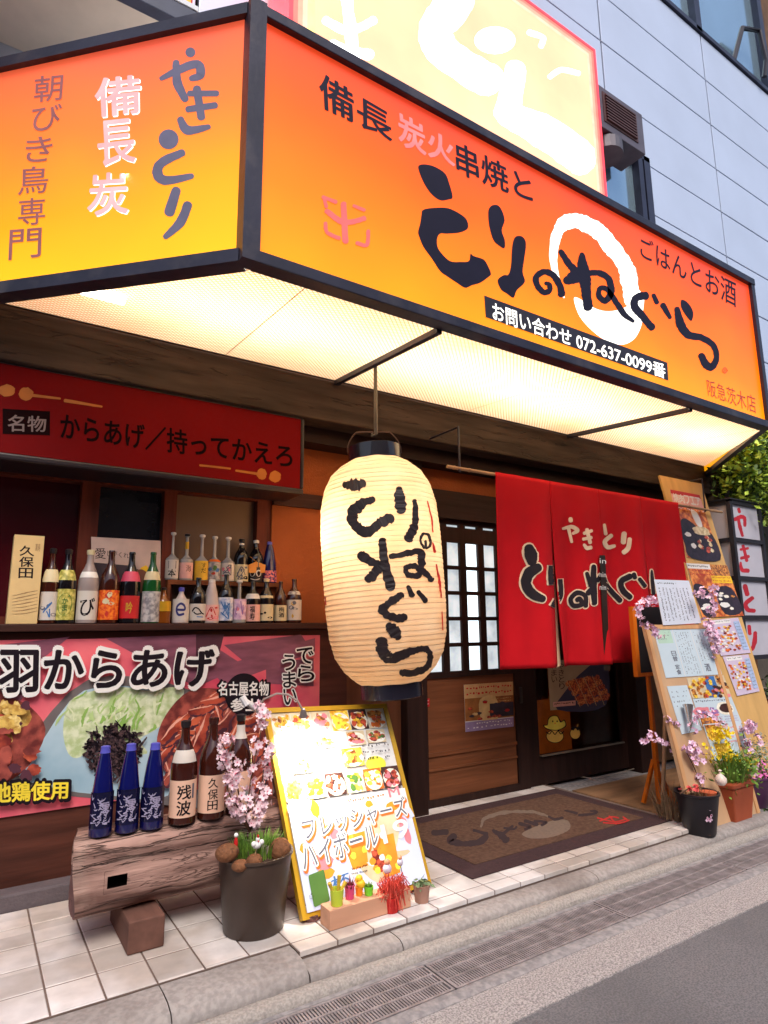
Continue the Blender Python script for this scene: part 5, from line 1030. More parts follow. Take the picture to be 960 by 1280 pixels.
def spray(name, label, cat, base, twigs, n, r, spread, petal, seed, group=None, jit=.02):
    rnd = random.Random(seed); o = thing(name, label, cat, base, group); b = MB()
    for tw in twigs: b.tube(tw, [.004*(1-.6*i/(len(tw)-1)) for i in range(len(tw))], 6)
    b.build('twig', TWIG, o, True); f = MB()
    for i in range(n):
        tw = rnd.choice(twigs); j = rnd.uniform(spread, 1)*(len(tw)-1); a = int(min(j, len(tw)-2)); p = Vector(tw[a]).lerp(Vector(tw[a+1]), j-a)
        d = Vector((rnd.gauss(0, 1), rnd.gauss(-.7, 1), rnd.gauss(.1, 1))).normalized()
        blossom(f, p+d*rnd.uniform(.004, jit), r*rnd.uniform(.7, 1.15), d, rnd)
    f.build('blossoms', [petal, PCEN], o); return o
def tuft(mb, c, n, h, sp, rnd, w_=.004, mi=0, droop=.3):
    c = Vector(c)
    for _ in range(n):
        a = rnd.uniform(0, 2*math.pi); q = rnd.uniform(0, 1)**.5*sp; p = c+Vector((math.cos(a)*q, math.sin(a)*q, 0)); hh = h*rnd.uniform(.5, 1.1)
        d = Vector((math.cos(a), math.sin(a), 0))*hh*rnd.uniform(0, droop*2); s_ = Vector((-math.sin(a), math.cos(a), 0))*w_*rnd.uniform(.6, 1.2)
        mb.add([p-s_, p+s_, p+d*.4+Vector((0, 0, hh*.6))+s_*.8, p+d*.4+Vector((0, 0, hh*.6))-s_*.8, p+d+Vector((0, 0, hh))], [(0, 1, 2, 3), (3, 2, 4)], mi)
def leafcloud(mb, c, rad_, n, size, rnd, mi=0, nm=1):
    c = Vector(c)
    for _ in range(n):
        v = Vector((rnd.gauss(0, .5), rnd.gauss(0, .5), rnd.gauss(0, .5))); p = c+Vector((v.x*rad_[0], v.y*rad_[1], v.z*rad_[2])); d = Vector((rnd.gauss(0, 1), rnd.gauss(0, 1), rnd.gauss(-.2, .8))).normalized(); e = d.orthogonal().normalized()
        if rnd.random() < .5: e = d.cross(e)
        l = size*rnd.uniform(.5, 1.3); mb.add([p, p+d*l*.5+e*l*.22, p+d*l, p+d*l*.5-e*l*.22], [(0, 1, 2, 3)], mi+rnd.randrange(nm))
# ================================================================== LEFT BROWN POT
def pot(o, c, rb_, rt_, h, m_, soil, n=40, th=.008, rim=.012):
    b = MB(); b.lathe([(rb_*.96, 0), (rb_, .006), (rt_-.003, h-rim), (rt_+.004, h-rim*.8), (rt_+.004, h), (rt_-th, h), (rt_-th-.004, h-.03), (.0005, h-.032)], c, n); b.build('pot', m_, o, True)
    b = MB(); b.ball((c[0], c[1], c[2]+h-.034), rt_-th-.003, 20, 0, (1, 1, .12), .12, random.Random(2)); b.build('soil', soil, o, True)
SOIL = mat('soil', rgb(62, 44, 34), .95, var=.4, vs=60, bump=.6)
PC = (1.085, 2.66, 0)
lp = thing('plant_pot', 'large dark brown pot with grass and brown gourds in front of the log', 'plant pot', PC)
pot(lp, PC, .122, .152, .292, spots(mat('brown_plastic', rgb(64, 48, 40), .42, var=.15, bump=.05), 7, .55, .75, rgb(104, 90, 80), .35), SOIL)
b = MB(); rnd = random.Random(4); tuft(b, (1.10, 2.68, .262), 420, .085, .1, rnd, .0028); b.build('grass', LEAF, lp)
GRD = spots(mat('gourd_brown', rgb(128, 82, 52), .8, var=.4, vs=22, bump=.9, bs=45), 40, .55, .65, rgb(70, 44, 30), .8)
for i, (px, py, r_, sq) in enumerate(((284, 1066, .042, (1.15, .9, .82)), (350, 1062, .046, (1, 1, 1)), (300, 1082, .028, (1.2, 1, .8)), (318, 1076, .03, (1.1, 1, .9)), (330, 1066, .036, (1, .9, .8)))):
    c_ = on(px, py, 'y', (2.6, 2.6, 2.56, 2.56, 2.66)[i]); b = MB(); b.ball(c_, r_, 18, 0, sq, .05, random.Random(i)); g_ = b.build('gourd', [GRD, mat('grey_stone', rgb(110, 96, 92), .8, bump=.3)][i == 4], None, True, root=c_)
    tag(g_, ['brown knobbly gourd on the left rim of the brown pot', 'round brown gourd on the right rim of the brown pot', 'small gourd lowest at the front of the brown pot', 'small gourd beside the stick of the hen ornament', 'grey stone behind the hen ornament stick'][i], 'gourd' if i < 4 else 'stone', 'gourds in the brown pot' if i < 4 else None)
hen = thing('hen_ornament', 'white hen ornament with red comb on a thin stick in the brown pot', 'ornament', on(316, 1078, 'y', 2.55))
b = MB(); hc = on(321, 1056, 'y', 2.55); b.ball(hc, .017, 12, 0, (1.1, .9, .9)); b.ball(hc+Vector((-.014, -.004, .006)), .011, 10); b.ball(hc+Vector((.018, -.004, .008)), .011, 10); b.ball(hc+Vector((.001, -.006, .022)), .0085, 10); b.build('body', mat('hen_white', (.82, .8, .78), .5), hen, True)
b = MB(); b.ball(hc+Vector((.001, -.008, .033)), .006, 8, 0, (.7, 1, 1.3)); b.ball(hc+Vector((.001, -.014, .016)), .003, 6); b.build('comb', mat('comb_red', rgb(200, 30, 30), .5), hen)
b = MB(); b.tube([on(316, 1084, 'y', 2.55), hc+Vector((0, .004, -.01))], .0018, 5); b.build('stick', mat('bamboo_stick', rgb(190, 160, 110), .6), hen)
o2 = thing('figurine', 'tiny red and white figurine tucked left of the hen ornament', 'figurine', on(295, 1066, 'y', 2.6))
c_ = on(295, 1050, 'y', 2.6); b = MB(); b.lathe([(.006, -.03), (.009, -.01), (.005, .01)], c_, 10); b.build('dress', MATS['comb_red'], o2, True); b = MB(); b.ball(c_+Vector((0, 0, .018)), .009, 10); b.build('head', MATS['hen_white'], o2, True)
gl = thing('drinking_glass', 'clear glass tumbler on the log under the blossoms', 'glass', on(303, 1040, 'z', LT))
gc = on(302, 1030, 'y', 2.82); gc = Vector((gc.x, 2.82, LT)); b = MB(); b.lathe([(.034, 0), (.04, .08), (.041, .10), (.038, .10), (.036, .08), (.03, .006), (.0005, .006)], gc, 24); b.build('tumbler', CLEARG, gl, True)
# blossom branch in front of the bottles
def PT(px, py, y): return on(px, py, 'y', y)
bs = PT(312, 1040, 2.7)
spray('blossom_branch', 'dense pink cherry blossom branch rising from the brown pot before the brown bottles', 'flowers', bs,
      [[bs, PT(310, 1000, 2.7), PT(316, 960, 2.7), PT(328, 905, 2.72), PT(326, 880, 2.72)], [bs, PT(300, 1000, 2.68), PT(292, 960, 2.66), PT(278, 930, 2.66), PT(290, 918, 2.66)], [bs, PT(322, 1000, 2.7), PT(330, 965, 2.7), PT(338, 930, 2.7)], [bs, PT(294, 1010, 2.66), PT(284, 985, 2.66), PT(296, 950, 2.66)], [bs, PT(325, 1015, 2.68), PT(334, 990, 2.68)], [bs, PT(300, 1015, 2.66), PT(292, 1000, 2.66), PT(284, 965, 2.66), PT(272, 940, 2.66)]], 190, .02, .2, PETAL, 5, jit=.036)
# ================================================================== SMALL THINGS BEFORE THE MENU BOARD
bk = thing('wooden_block', 'long pinkish wood block in front of the yellow menu board', 'block', (1.56, 2.47, 0))
k0 = on(413, 1165, 'z', 0.0); k1 = on(530, 1128, 'z', 0)
BKW = wood('pale_block', rgb(200, 150, 122), 0, k=6, var=.15); b = MB(); b.box((k0.x, 2.455, .0), (k0.x+.40, 2.54, .075), bev=.003); b.build('block', BKW, bk)
def cup(name, label, c, r0, r1, h, m_, fill=None, n=24):
    o = thing(name, label, 'pot', c, 'little pots on the wooden block'); b = MB(); b.lathe([(r0, 0), (r1, h), (r1-.003, h), (r0-.002, .01), (.0004, .01)], c, n); b.build('cup', m_, o, True)
    if fill: fill(o, Vector(c))
    return o
def filler(m_, n, h, sp, w_=.004, seed=1):
    def f(o, c): b = MB(); tuft(b, c+Vector((0, 0, .02)), n, h, sp, random.Random(seed), w_); b.build('filling', m_, o)
    return f
bz = .0755
def bp(px, y=2.5): p = on(px, 1140, 'y', y); return Vector((p.x, y, bz))
def dry(o, c):
    b = MB()
    for a, l in ((-.3, .09), (.1, .11), (.35, .08)): b.tube([c+Vector((0, 0, .02)), c+Vector((a*.06, 0, .05)), c+Vector((a*.12, 0, l))], [.003, .006, .009], 7)
    b.build('filling', mat('dry_pod', rgb(196, 160, 50), .7, var=.4, vs=30), o, True)
cup('little_pot', 'lime green cup with dry pods at the left end of the block', bp(421, 2.49), .024, .029, .062, mat('lime', rgb(190, 206, 60), .5), dry)
cup('little_pot', 'magenta cup between the lime cup and the orange one', bp(437, 2.515), .018, .022, .055, mat('magenta', rgb(206, 70, 120), .5), filler(mat('maroon_sprig', rgb(110, 40, 40), .7), 40, .06, .014))
def duck(o, c): b = MB(); b.ball(c+Vector((0, 0, .065)), .016, 12); b.ball(c+Vector((.004, -.006, .045)), .02, 12); b.build('filling', mat('duck_yellow', rgb(240, 190, 40), .5), o, True)
cup('little_pot', 'orange cup holding a yellow ball of petals', bp(449, 2.52), .014, .018, .035, mat('orange_cup', rgb(240, 140, 30), .5), duck)
cup('little_pot', 'small bright green cup right of the orange one', bp(461, 2.5), .017, .021, .034, mat('bright_green', rgb(120, 210, 50), .5), filler(LEAF, 30, .03, .014))
b = MB()
pc0 = on(393, 1152, 'z', .0); st_ = thing('pine_cone', 'brown pine cones stacked on a wood slice at the left foot of the board', 'pine cone', (pc0.x, pc0.y+.04, 0))
b = MB(); b.lathe([(.045, 0), (.048, .012), (.045, .022)], (pc0.x, pc0.y+.04, 0), 9); b.build('wood_slice', LEND, st_)
b = MB(); rnd = random.Random(8)
for j, (dx, z, r_) in enumerate(((-.012, .045, .026), (.014, .042, .023), (0, .078, .022))):
    for i in range(60):
        t_ = i/60; th = t_*math.pi; a = i*2.4; p = Vector((pc0.x+dx, pc0.y+.04, z))+Vector((math.cos(a)*math.sin(th), math.sin(a)*math.sin(th), math.cos(th)))*r_; d = (p-Vector((pc0.x+dx, pc0.y+.04, z))).normalized(); e = d.cross(Vector((0, 0, 1))).normalized() if abs(d.z) < .99 else Vector((1, 0, 0))
        b.add([p-e*.006-d*.006, p+e*.006-d*.006, p+e*.004+d*.003+Vector((0, 0, .004)), p-e*.004+d*.003+Vector((0, 0, .004))], [(0, 1, 2, 3)])
    b.ball(Vector((pc0.x+dx, pc0.y+.04, z)), r_*.85, 10)
b.build('cones', mat('cone_brown', rgb(96, 60, 40), .8, var=.4, vs=40), st_)
REDC = mat('red_raffia', rgb(190, 34, 30), .6, var=.25, vs=30); r0 = on(493, 1142, 'z', 0.0); r0 = Vector((r0.x, 2.47, 0))
rbk = thing('red_basket', 'red woven basket overflowing with red raffia at the right end of the block', 'basket', r0)
b = MB(); b.lathe([(.03, 0), (.036, .06), (.034, .06), (.028, .006), (.0004, .006)], r0, 20)
for i in range(20): a = i*2*math.pi/20; b.tube([r0+Vector((.0305*math.cos(a), .0305*math.sin(a), .002)), r0+Vector((.0368*math.cos(a), .0368*math.sin(a), .06))], .0022, 5)
b.build('basket', REDC, rbk, True)
b = MB(); rnd = random.Random(9)
for i in range(240):
    a = rnd.uniform(0, 6.28); l = rnd.uniform(.05, .12); d = Vector((math.cos(a)*l+rnd.uniform(0, .03), math.sin(a)*l*.6, 0)); p0_ = r0+Vector((rnd.uniform(-.02, .02), rnd.uniform(-.02, .02), .05)); mid = p0_+d*.5+Vector((0, 0, rnd.uniform(.02, .09))); e_p = p0_+d*rnd.uniform(.5, .9)+Vector((0, 0, rnd.uniform(-.045, .07)))
    if e_p.y > 2.57: e_p.y = 2.55
    e_p.z = max(e_p.z, .006)
    b.tube([p0_, mid, e_p], .0014, 4)
b.build('raffia', mat('raffia_coral', rgb(206, 70, 56), .7, var=.35, vs=30), rbk)
eg = thing('egg_ornament', 'small white and orange chick ornament on a stick before the board', 'ornament', on(487, 1090, 'y', 2.52))
for px, py, r_ in ((484, 1086, .02), (500, 1078, .014)):
    c_ = on(px, py, 'y', 2.53); b = MB(); b.ball(c_, r_, 12, 0, (1, 1, 1.1)); b.ball(c_+Vector((0, 0, r_*1.4)), r_*.7, 10, 1); b.tube([c_, Vector((c_.x, 2.49, .05))], .002, 5, 2); b.build('figure', [mat('egg_white', rgb(214, 206, 220), .5), mat('egg_orange', rgb(226, 150, 110), .5), TWIG], eg, True)
tc_ = Vector((on(528, 1125, 'y', 2.47).x, 2.475, 0)); tp = thing('succulent_pot', 'small terracotta pot of succulents at the lower right corner of the board', 'plant pot', tc_)
b = MB(); b.lathe([(.03, 0), (.038, .07), (.034, .07), (.03, .05), (.0004, .05)], tc_, 20); b.build('pot', mat('dusty_terracotta', rgb(160, 120, 104), .8), tp, True)
b = MB(); leafcloud(b, tc_+Vector((0, 0, .08)), (.03, .03, .012), 60, .03, random.Random(3)); b.build('leaves', mat('succulent', rgb(110, 130, 90), .6, var=.3), tp)

# ================================================================== DOORMAT
mt = thing('doormat', 'brown doormat with dark border, brush lettering and red crest at the door', 'doormat', (2.97, 3.0, 0))
mx0, mx1, my0, my1 = 2.145, 3.775, 2.53, 3.47
b = MB(); b.box((mx0, my0, .001), (mx1, my1, .009), bev=.003); b.build('border', mat('mat_border', rgb(60, 38, 40), .95, var=.2, vs=60, bump=.4, bs=300), mt)
b = MB(); b.box((mx0+.12, my0+.12, .0092), (mx1-.12, my1-.12, .0125)); b.build('pile', mat('mat_pile', rgb(96, 72, 60), 1, var=.25, vs=50, bump=.6, bs=320, spec=.1), mt)
k = Ink(PZ(.0125).hit, Vector((0, 0, 1)), .0004, .0006); MG = zm(540, 990, 3.43)
k.stroke([(210, 150), (230, 110), (320, 88), (430, 86), (500, 105)], [8, 13, 15, 13, 7], 1, .35, MG, 3.43); k.poly([(385, 180), (440, 150), (520, 122), (580, 122), (590, 160), (520, 192), (430, 200)], 1, MG)
for pts, ww in (([(5, 175), (62, 172)], [22, 26]), ([(95, 190), (80, 210), (130, 222), (200, 215), (232, 190)], [30, 30, 24, 30, 26]), ([(180, 165), (235, 180)], [14, 16]), ([(262, 165), (300, 188), (318, 205)], [12, 30, 34]), ([(345, 148), (300, 185)], [12, 18]), ([(310, 155), (350, 160), (362, 150)], 10), ([(375, 135), (420, 150), (400, 160)], 14), ([(400, 125), (450, 140)], 16), ([(440, 125), (490, 130), (470, 142)], 12), ([(500, 105), (525, 118), (560, 112)], [8, 14, 12]), ([(570, 80), (620, 92)], [6, 14]), ([(630, 100), (690, 95), (705, 85), (680, 82)], [10, 10, 12, 8])): k.stroke(pts, ww, 0, .15, MG, 3.43)
for pts in ([(710, 112), (780, 128), (830, 118)], [(720, 125), (770, 108), (800, 112)], [(760, 104), (790, 138)], [(735, 132), (800, 135), (845, 122)], [(820, 108), (842, 124)]): k.stroke(pts, 6, 2, .15, MG, 3.43)
k.build('print', [mat('mat_ink', rgb(52, 36, 38), 1), mat('mat_grey', rgb(112, 94, 82), 1, var=.12, vs=60), mat('mat_red', rgb(176, 40, 34), 1)], mt)

# ================================================================== DOOR STICKERS AND POSTERS
def pq(pts, y): return quad_on(PY(y), pts)
def p_wagyu(s):
    s.rect(0, 0, 1, .3, 0); s.rect(0, .3, 1, .78, 1); s.poly([(.3, .35), (.62, .3), (.66, .8), (.34, .8)], 2); s.rect(.5, .45, 1, .75, 3); s.rect(0, .8, 1, 1, 4)
    for i in range(14): s.ell((random.uniform(.05, .95), random.uniform(.4, .76)), .05, .03, random.choice([2, 3, 5, 6]), jit=.5)
    s.lines(.04, .04, .96, .28, 2, 6, dens=.9); s.lines(.04, .82, .96, .98, 2, 7, dens=.8); s.lines(.45, .33, .95, .45, 2, 2, dens=.8)
PMS = [mat('poster_cream', rgb(206, 170, 120), .5, var=.15, vs=12), mat('poster_brown', rgb(150, 96, 50), .5, var=.4, vs=14), mat('poster_tan', rgb(214, 186, 130), .5, var=.2, vs=14), mat('poster_night', rgb(50, 44, 60), .5, var=.4, vs=16), mat('poster_violet', rgb(150, 130, 170), .5, var=.2), FF[2], LRD, WHITE]
sheet_thing('poster', 'landscape poster of a dark table scene stuck on the wooden door panel', 'poster', pq([(580, 856), (641, 852), (642, 908), (582, 915)], 3.6105), PAPER, PMS, p_wagyu, .002)
def p_red(s):
    s.rect(.05, .05, .95, .95, 0); s.ell((.5, .3), .22, .2, 1); s.ell((.5, .3), .1, .1, 0); s.lines(.08, .55, .92, .95, 2, 1, dens=.9)
sheet_thing('sticker', 'red square sticker with white ring on the door beside the dark post', 'sticker', pq([(512, 866), (526, 864), (526, 884), (512, 886)], 3.6105), LRD, [LRD, WHITE], p_red, .0015)
sheet_thing('sticker', 'smaller red sticker right of the one with the white ring', 'sticker', pq([(527, 874), (537, 873), (537, 883), (527, 885)], 3.6105), LRD, [LRD, WHITE], lambda s: s.lines(.1, .1, .9, .9, 2, 1, dens=.9), .0015)
def p_yaki(s):
    s.rect(0, 0, 1, 1, 0); s.poly([(.12, 1), (.3, .6), (.6, .25), (1, .02), (1, 1)], 1)
    for i in range(4):
        for j in range(5): s.stroke([(.32+.14*i+.05*j, .5+.1*j-.02*i), (.42+.14*i+.05*j, .46+.1*j-.02*i)], [.11, .12], 2+((i+j) % 2), .3)
        s.stroke([(.3+.15*i, .42-.02*i), (.52+.15*i, .98)], .008, 4, .1)
    s.cells('うまい', [(.05, .05), (.14, .05), (.14, .45), (.05, .45)], 5); s.cells('やきとり', [(.17, .05), (.26, .05), (.26, .6), (.17, .6)], 5); s.rect(.05, .84, .44, .94, 6); s.lines(.07, .85, .42, .94, 1, 5, dens=.95)
sheet_thing('poster', 'poster of grilled skewers with black lettering hung behind the curtain hem', 'poster', pq([(684, 826), (757, 822), (757, 882), (688, 888)], 3.6235), mat('poster_grey', rgb(170, 150, 124), .5, var=.1), [MATS['poster_grey'], mat('slate_blue', rgb(56, 52, 84), .5, var=.25, vs=6), food('skewer_a', rgb(150, 50, 20), rgb(240, 150, 80), 60), food('skewer_b', rgb(110, 30, 20), rgb(220, 110, 60), 60), mat('skewer_stick', rgb(210, 180, 130), .5), INK, LPK], p_yaki, .002)
st2 = thing('chick_sticker', 'yellow chick hatching from its egg, sticker on the glass door', 'sticker', on(690, 925, 'y', 3.622))
k = Ink(PY(3.6235).hit, Vector((0, -1, 0)), .0003, .0004); W9 = zm(640, 820, 6)
k.ell((322, 602), 68, 52, 1, W9, n=30); k.ell((322, 602), 62, 46, 0, W9, n=30); k.poly([(232, 520), (262, 512), (270, 470), (300, 446), (340, 448), (368, 490), (392, 476), (408, 520), (380, 545), (330, 560), (262, 550)], 1, W9); k.poly([(240, 522), (266, 518), (276, 474), (302, 452), (338, 454), (362, 498), (390, 486), (400, 518), (376, 540), (330, 554), (266, 544)], 2, W9)
k.stroke([(256, 570), (280, 585), (300, 565), (322, 588), (345, 562), (366, 585), (388, 565)], 7, 1, .05, W9, 6); k.ell((305, 490), 5, 7, 1, W9); k.ell((338, 490), 5, 7, 1, W9); k.poly([(315, 500), (330, 500), (322, 512)], 3, W9, False); k.build('print', [mat('shell_cream', rgb(222, 176, 80), .5), INK, mat('chick_yellow', rgb(226, 206, 80), .5), ORI], st2)
st3 = thing('egg_sticker', 'small cracked egg sticker right of the chick on the glass door', 'sticker', on(719, 915, 'y', 3.622))
k = Ink(PY(3.6235).hit, Vector((0, -1, 0)), .0003, .0004); k.ell((474, 582), 42, 44, 1, W9, n=26); k.ell((474, 582), 37, 39, 0, W9, n=26); k.poly([(440, 548), (460, 560), (476, 540), (492, 560), (510, 546), (500, 528), (452, 530)], 1, W9, False); k.stroke([(488, 530), (494, 512)], 8, 0, .1, W9, 6); k.build('print', [MATS['shell_cream'], INK], st3)
yb_ = thing('yellow_cushion', 'yellow rounded cushion seen through the glass door behind the skewer poster', 'cushion', on(683, 885, 'y', 3.69)); b = MB(); b.ball(on(682, 880, 'y', 3.685), .07, 16, 0, (.8, .25, 1.2)); b.build('cushion', mat('cushion_yellow', rgb(226, 160, 20), .7), yb_, True)

# ================================================================== RIGHT-HAND BOARDS
# tall leaning board
TBn = Plane((5.2, 2.63, 0), (0, -2.5, .48)); tl, tr_, br_, bl_ = TBn.hit(824.5, 594), TBn.hit(879, 602), None, None
bl_ = Vector((tl.x, 2.63, -.03)); br_ = Vector((tl.x+.64, 2.63, -.03)); tr_ = Vector((tl.x+.64, tl.y, tl.z))
tb = thing('leaning_board', 'tall plywood board leaning on the beam covered with food posters', 'board', (5.2, 2.63, -.03))
PLY = wood('plywood', rgb(206, 164, 104), 2, k=5, var=.12, rough=.7); b = MB(); b.slab([tl, tr_, br_, bl_], .018); b.build('sheet', PLY, tb)
tn = TBn.n
def tq(pts, lift): return [TBn.hit(*p)+tn*lift for p in pts]
GR = mat('grill_photo_dark', rgb(46, 34, 48), .5, var=.5, vs=30); OG = food('grill_photo_orange', rgb(176, 70, 26), rgb(240, 150, 70), 24)
def p_grill(s):
    s.rect(0, 0, 1, 1, 0); s.rect(0, 0, 1, .06, 3); s.rect(0, .06, 1, .22, 2); s.cells('焼肉フェア', [(.04, .05), (.96, .05), (.96, .18), (.04, .18)], 4, vert=False, bold=.03); s.poly([(0, .55), (.2, .42), (.5, .5), (.65, .62), (1, .62), (1, 1), (.1, 1), (.02, .8)], 1)
    s.ell((.68, .58), .28, .07, 5, jit=.3); s.ell((.2, .66), .1, .035, 4, jit=.3); s.ell((.28, .82), .08, .04, 4, jit=.3)
    for _ in range(20): s.ell((random.uniform(.45, .95), random.uniform(.65, .9)), .06, .03, random.choice([6, 1, 5]), jit=.5)
    s.poly([(.5, .28), (.7, .3), (.75, .5), (.58, .5)], 4); s.lines(.05, .2, .95, .3, 2, 4, dens=.8)
sheet_thing('poster', 'dark grill poster with orange flames highest on the tall leaning board', 'poster', tq([(837, 612), (874, 619), (900, 700), (859, 697)], .003), PAPER, [OG, GR, LPK, LRD, WHITE, food('sauce_cream', rgb(200, 176, 130), rgb(236, 220, 180), 30), FF[2]], p_grill, .002)
def p_two(s):
    s.rect(0, 0, 1, 1, 0); s.rect(.55, 0, 1, .22, 6); s.rect(0, 0, .55, .1, 4); s.lines(.02, .02, .5, .1, 1, 7, dens=.95); s.lines(.0, .1, .6, .26, 2, 3, dens=1); s.rect(.5, .22, 1, .36, 8); s.lines(.52, .23, .98, .36, 2, 3, dens=.9)
    s.poly([(0, .45), (.2, .4), (.35, .6), (.3, .95), (.05, .95)], 1); s.poly([(.5, .5), (.9, .45), (1, .9), (.55, .95)], 1); s.ell((.18, .8), .1, .05, 4, jit=.3); s.ell((.62, .78), .12, .05, 4, jit=.3); s.ell((.72, .62), .07, .03, 5, jit=.3)
    for _ in range(12): s.ell((random.uniform(.05, .95), random.uniform(.4, .95)), .05, .025, random.choice([5, 6, 4]), jit=.5)
sheet_thing('poster', 'poster of two dark dishes under yellow lettering in the middle of the tall board', 'poster', tq([(857, 704), (908, 707), (929, 770), (877, 772)], .0055), PAPER, [OG, GR, LPK, LRD, WHITE, FF[3], FF[1], INK, YELI], p_two, .002)
def p_menu(s):
    s.rect(0, 0, 1, 1, 0); s.rect(.1, .02, .7, .12, 1); s.lines(.12, .03, .68, .12, 1, 2, dens=.9)
    for _ in range(70): s.ell((random.uniform(.1, .72), random.uniform(.2, .9)), .05, .03, random.choice([3, 4, 5, 6, 1]), jit=.5)
    s.rect(.78, .1, .97, .9, 7); s.lines(.8, .12, .95, .88, 8, 2, dens=.8)
MN = [mat('menu_lilac', rgb(206, 190, 214), .5, var=.05), WHITE, GRAYI, FF[1], FF[0], FF[2], ORI, mat('menu_blue', rgb(170, 190, 226), .5)]
sheet_thing('menu_sheet', 'lilac menu sheet of tiny dishes third down the tall board', 'menu', tq([(884, 776), (922, 772), (938, 816), (901, 820)], .003), PAPER, MN, p_menu, .0015)
sheet_thing('menu_sheet', 'lilac menu sheet of tiny dishes lowest on the tall board', 'menu', tq([(903, 821), (935, 818), (949, 864), (921, 870)], .003), PAPER, MN, p_menu, .0015)
# A-frame board with hand-written menus
ax0, ax1 = 3.755, 4.50; AT = Vector((ax0, 2.6, 1.2)); AFn = Plane((ax0, 2.37, -.03), (0, -1.23, .23)); an = AFn.n
af = thing('menu_stand', 'tan framed stand board of menu papers standing before the tall board', 'menu stand', (4.1, 2.45, -.03))
TANB = mat('tan_board', rgb(196, 158, 122), .75, var=.1, vs=5, bump=.05)
b = MB(); b.slab([(ax0, 2.6, 1.2), (ax1, 2.6, 1.2), (ax1, 2.37, -.03), (ax0, 2.37, -.03)], .02); b.build('sheet', TANB, af)
b = MB()
for x in (ax0, ax1-.035): q0 = [(x, 2.6, 1.2), (x+.035, 2.6, 1.2), (x+.035, 2.37, -.03), (x, 2.37, -.03)]; b.slab([Vector(p)+an*.008 for p in q0], .008)
b.slab([Vector(p)+an*.0082 for p in [(ax0+.0355, 2.6, 1.2), (ax1-.0355, 2.6, 1.2), (ax1-.0355, 2.5945, 1.17), (ax0+.0355, 2.5945, 1.17)]], .008); b.build('frame', wood('tan_frame', rgb(206, 156, 110), 2, k=6, var=.15), af)
b = MB(); b.tube([(ax0+.3, 2.625, 1.17), (ax0+.3, 2.78, -.02)], .014, 6); b.build('rear_leg', TANB, af); b = MB(); b.tube([(ax1-.05, 2.625, 1.17), (ax1-.05, 2.78, -.02)], .014, 6); b.build('rear_leg', TANB, af)
def aq(pts, lift=.003): return [AFn.hit(*p)+an*lift for p in pts]
PBL = mat('paper_bluish', rgb(196, 212, 222), .55, var=.05, vs=4)
Z2 = zm(760, 720, 4.8)
def hand3(s):
    s.rect(0, 0, .325, 1, 0); s.rect(.335, 0, .66, 1, 0); s.rect(.67, 0, 1, 1, 0); s.rect(.03, .02, .29, .3, 2); s.lines(.36, .08, .63, .95, 6, 1, vert=True, dens=.6); s.lines(.05, .05, .28, .25, 3, 1, dens=.5); s.lines(.7, .08, .97, .7, 5, 1, vert=True, dens=.5)
    s.cells('日替', [(.20, .46), (.28, .46), (.28, .68), (.20, .68)], 1, bold=.02); s.cells('定食', [(.20, .74), (.28, .74), (.28, .95), (.20, .95)], 1, bold=.02); s.text('酒', [(.72, .76), (.82, .76), (.82, .92), (.72, .92)], 1, bold=.02)
sheet_thing('menu_sheet', 'row of three pale blue handwritten menu strips at the top of the stand', 'menu', aq(Z2([(270, 320), (588, 312), (682, 590), (345, 612)])), PAPER, [PBL, GRAYI, mat('pale_green_wash', rgb(180, 210, 190), .55, var=.1)], hand3, .0015)
def p_note(s): s.rect(0, 0, 1, 1, 0); s.lines(.06, .05, .6, .13, 1, 1, dens=.9); s.lines(.06, .18, .92, .92, 9, 1, vert=True, dens=.75)
nq = [AFn.hit(*p)+an*.02 for p in Z2([(262, 25), (470, 32), (550, 285), (320, 298)])]; nq[3] = nq[3]-an*.006; nq[2] = nq[2]-an*.006
sheet_thing('handwritten_note', 'white handwritten note taped above the top edge of the menu stand', 'note', nq, PAPER, [mat('note_paper', rgb(206, 212, 226), .55, var=.04), INK], p_note, .002)
def p_food3(s):
    s.rect(0, 0, 1, 1, 0); s.rect(.42, 0, .72, 1, 1)
    for _ in range(60): u_ = random.uniform(.02, .98); s.ell((u_, random.uniform(.05, .95)), .05, .08, (random.choice([2, 3]) if u_ < .35 else random.choice([4, 2]) if u_ < .62 else random.choice([5, 3, 6])), jit=.5)
sheet_thing('food_photo', 'strip photo of fried and grilled dishes below the three menu strips', 'photo', aq(Z2([(470, 612), (690, 595), (738, 722), (505, 735)]), .0032), PAPER, [FF[4], BLUEI, FF[0], FF[1], FF[2], FF[5], PINKI], p_food3, .0015)
sheet_thing('menu_sheet', 'blank looking pale blue sheet behind the metal cone holder', 'menu', aq(Z2([(350, 662), (470, 655), (560, 925), (440, 950)]), .0034), PAPER, [PBL, GRAYI], lambda s: (s.rect(0, 0, 1, 1, 0), s.lines(.1, .1, .9, .5, 4, 1, dens=.3)), .0015)
def p_fish(s):
    s.rect(0, 0, 1, 1, 0); s.lines(.05, .05, .9, .2, 1, 1, dens=.9); s.ell((.72, .42), .22, .24, 2, jit=.1); s.ell((.74, .42), .16, .17, 3, jit=.2); s.ell((.1, .5), .2, .2, 4, jit=.3); s.rect(.02, .7, .45, 1, 5); s.lines(.5, .7, .95, .95, 3, 6, dens=.9)
    for _ in range(16): s.ell((random.uniform(.02, .5), random.uniform(.3, .65)), .06, .05, random.choice([4, 6]), jit=.5)
sheet_thing('menu_sheet', 'pale blue sheet with a round fish plate photo under the food strip', 'menu', aq(Z2([(505, 738), (735, 722), (800, 880), (560, 905)]), .0034), PAPER, [PBL, GRAYI, FF[3], FF[5], PINKI, FF[1], PURI], p_fish, .0015)
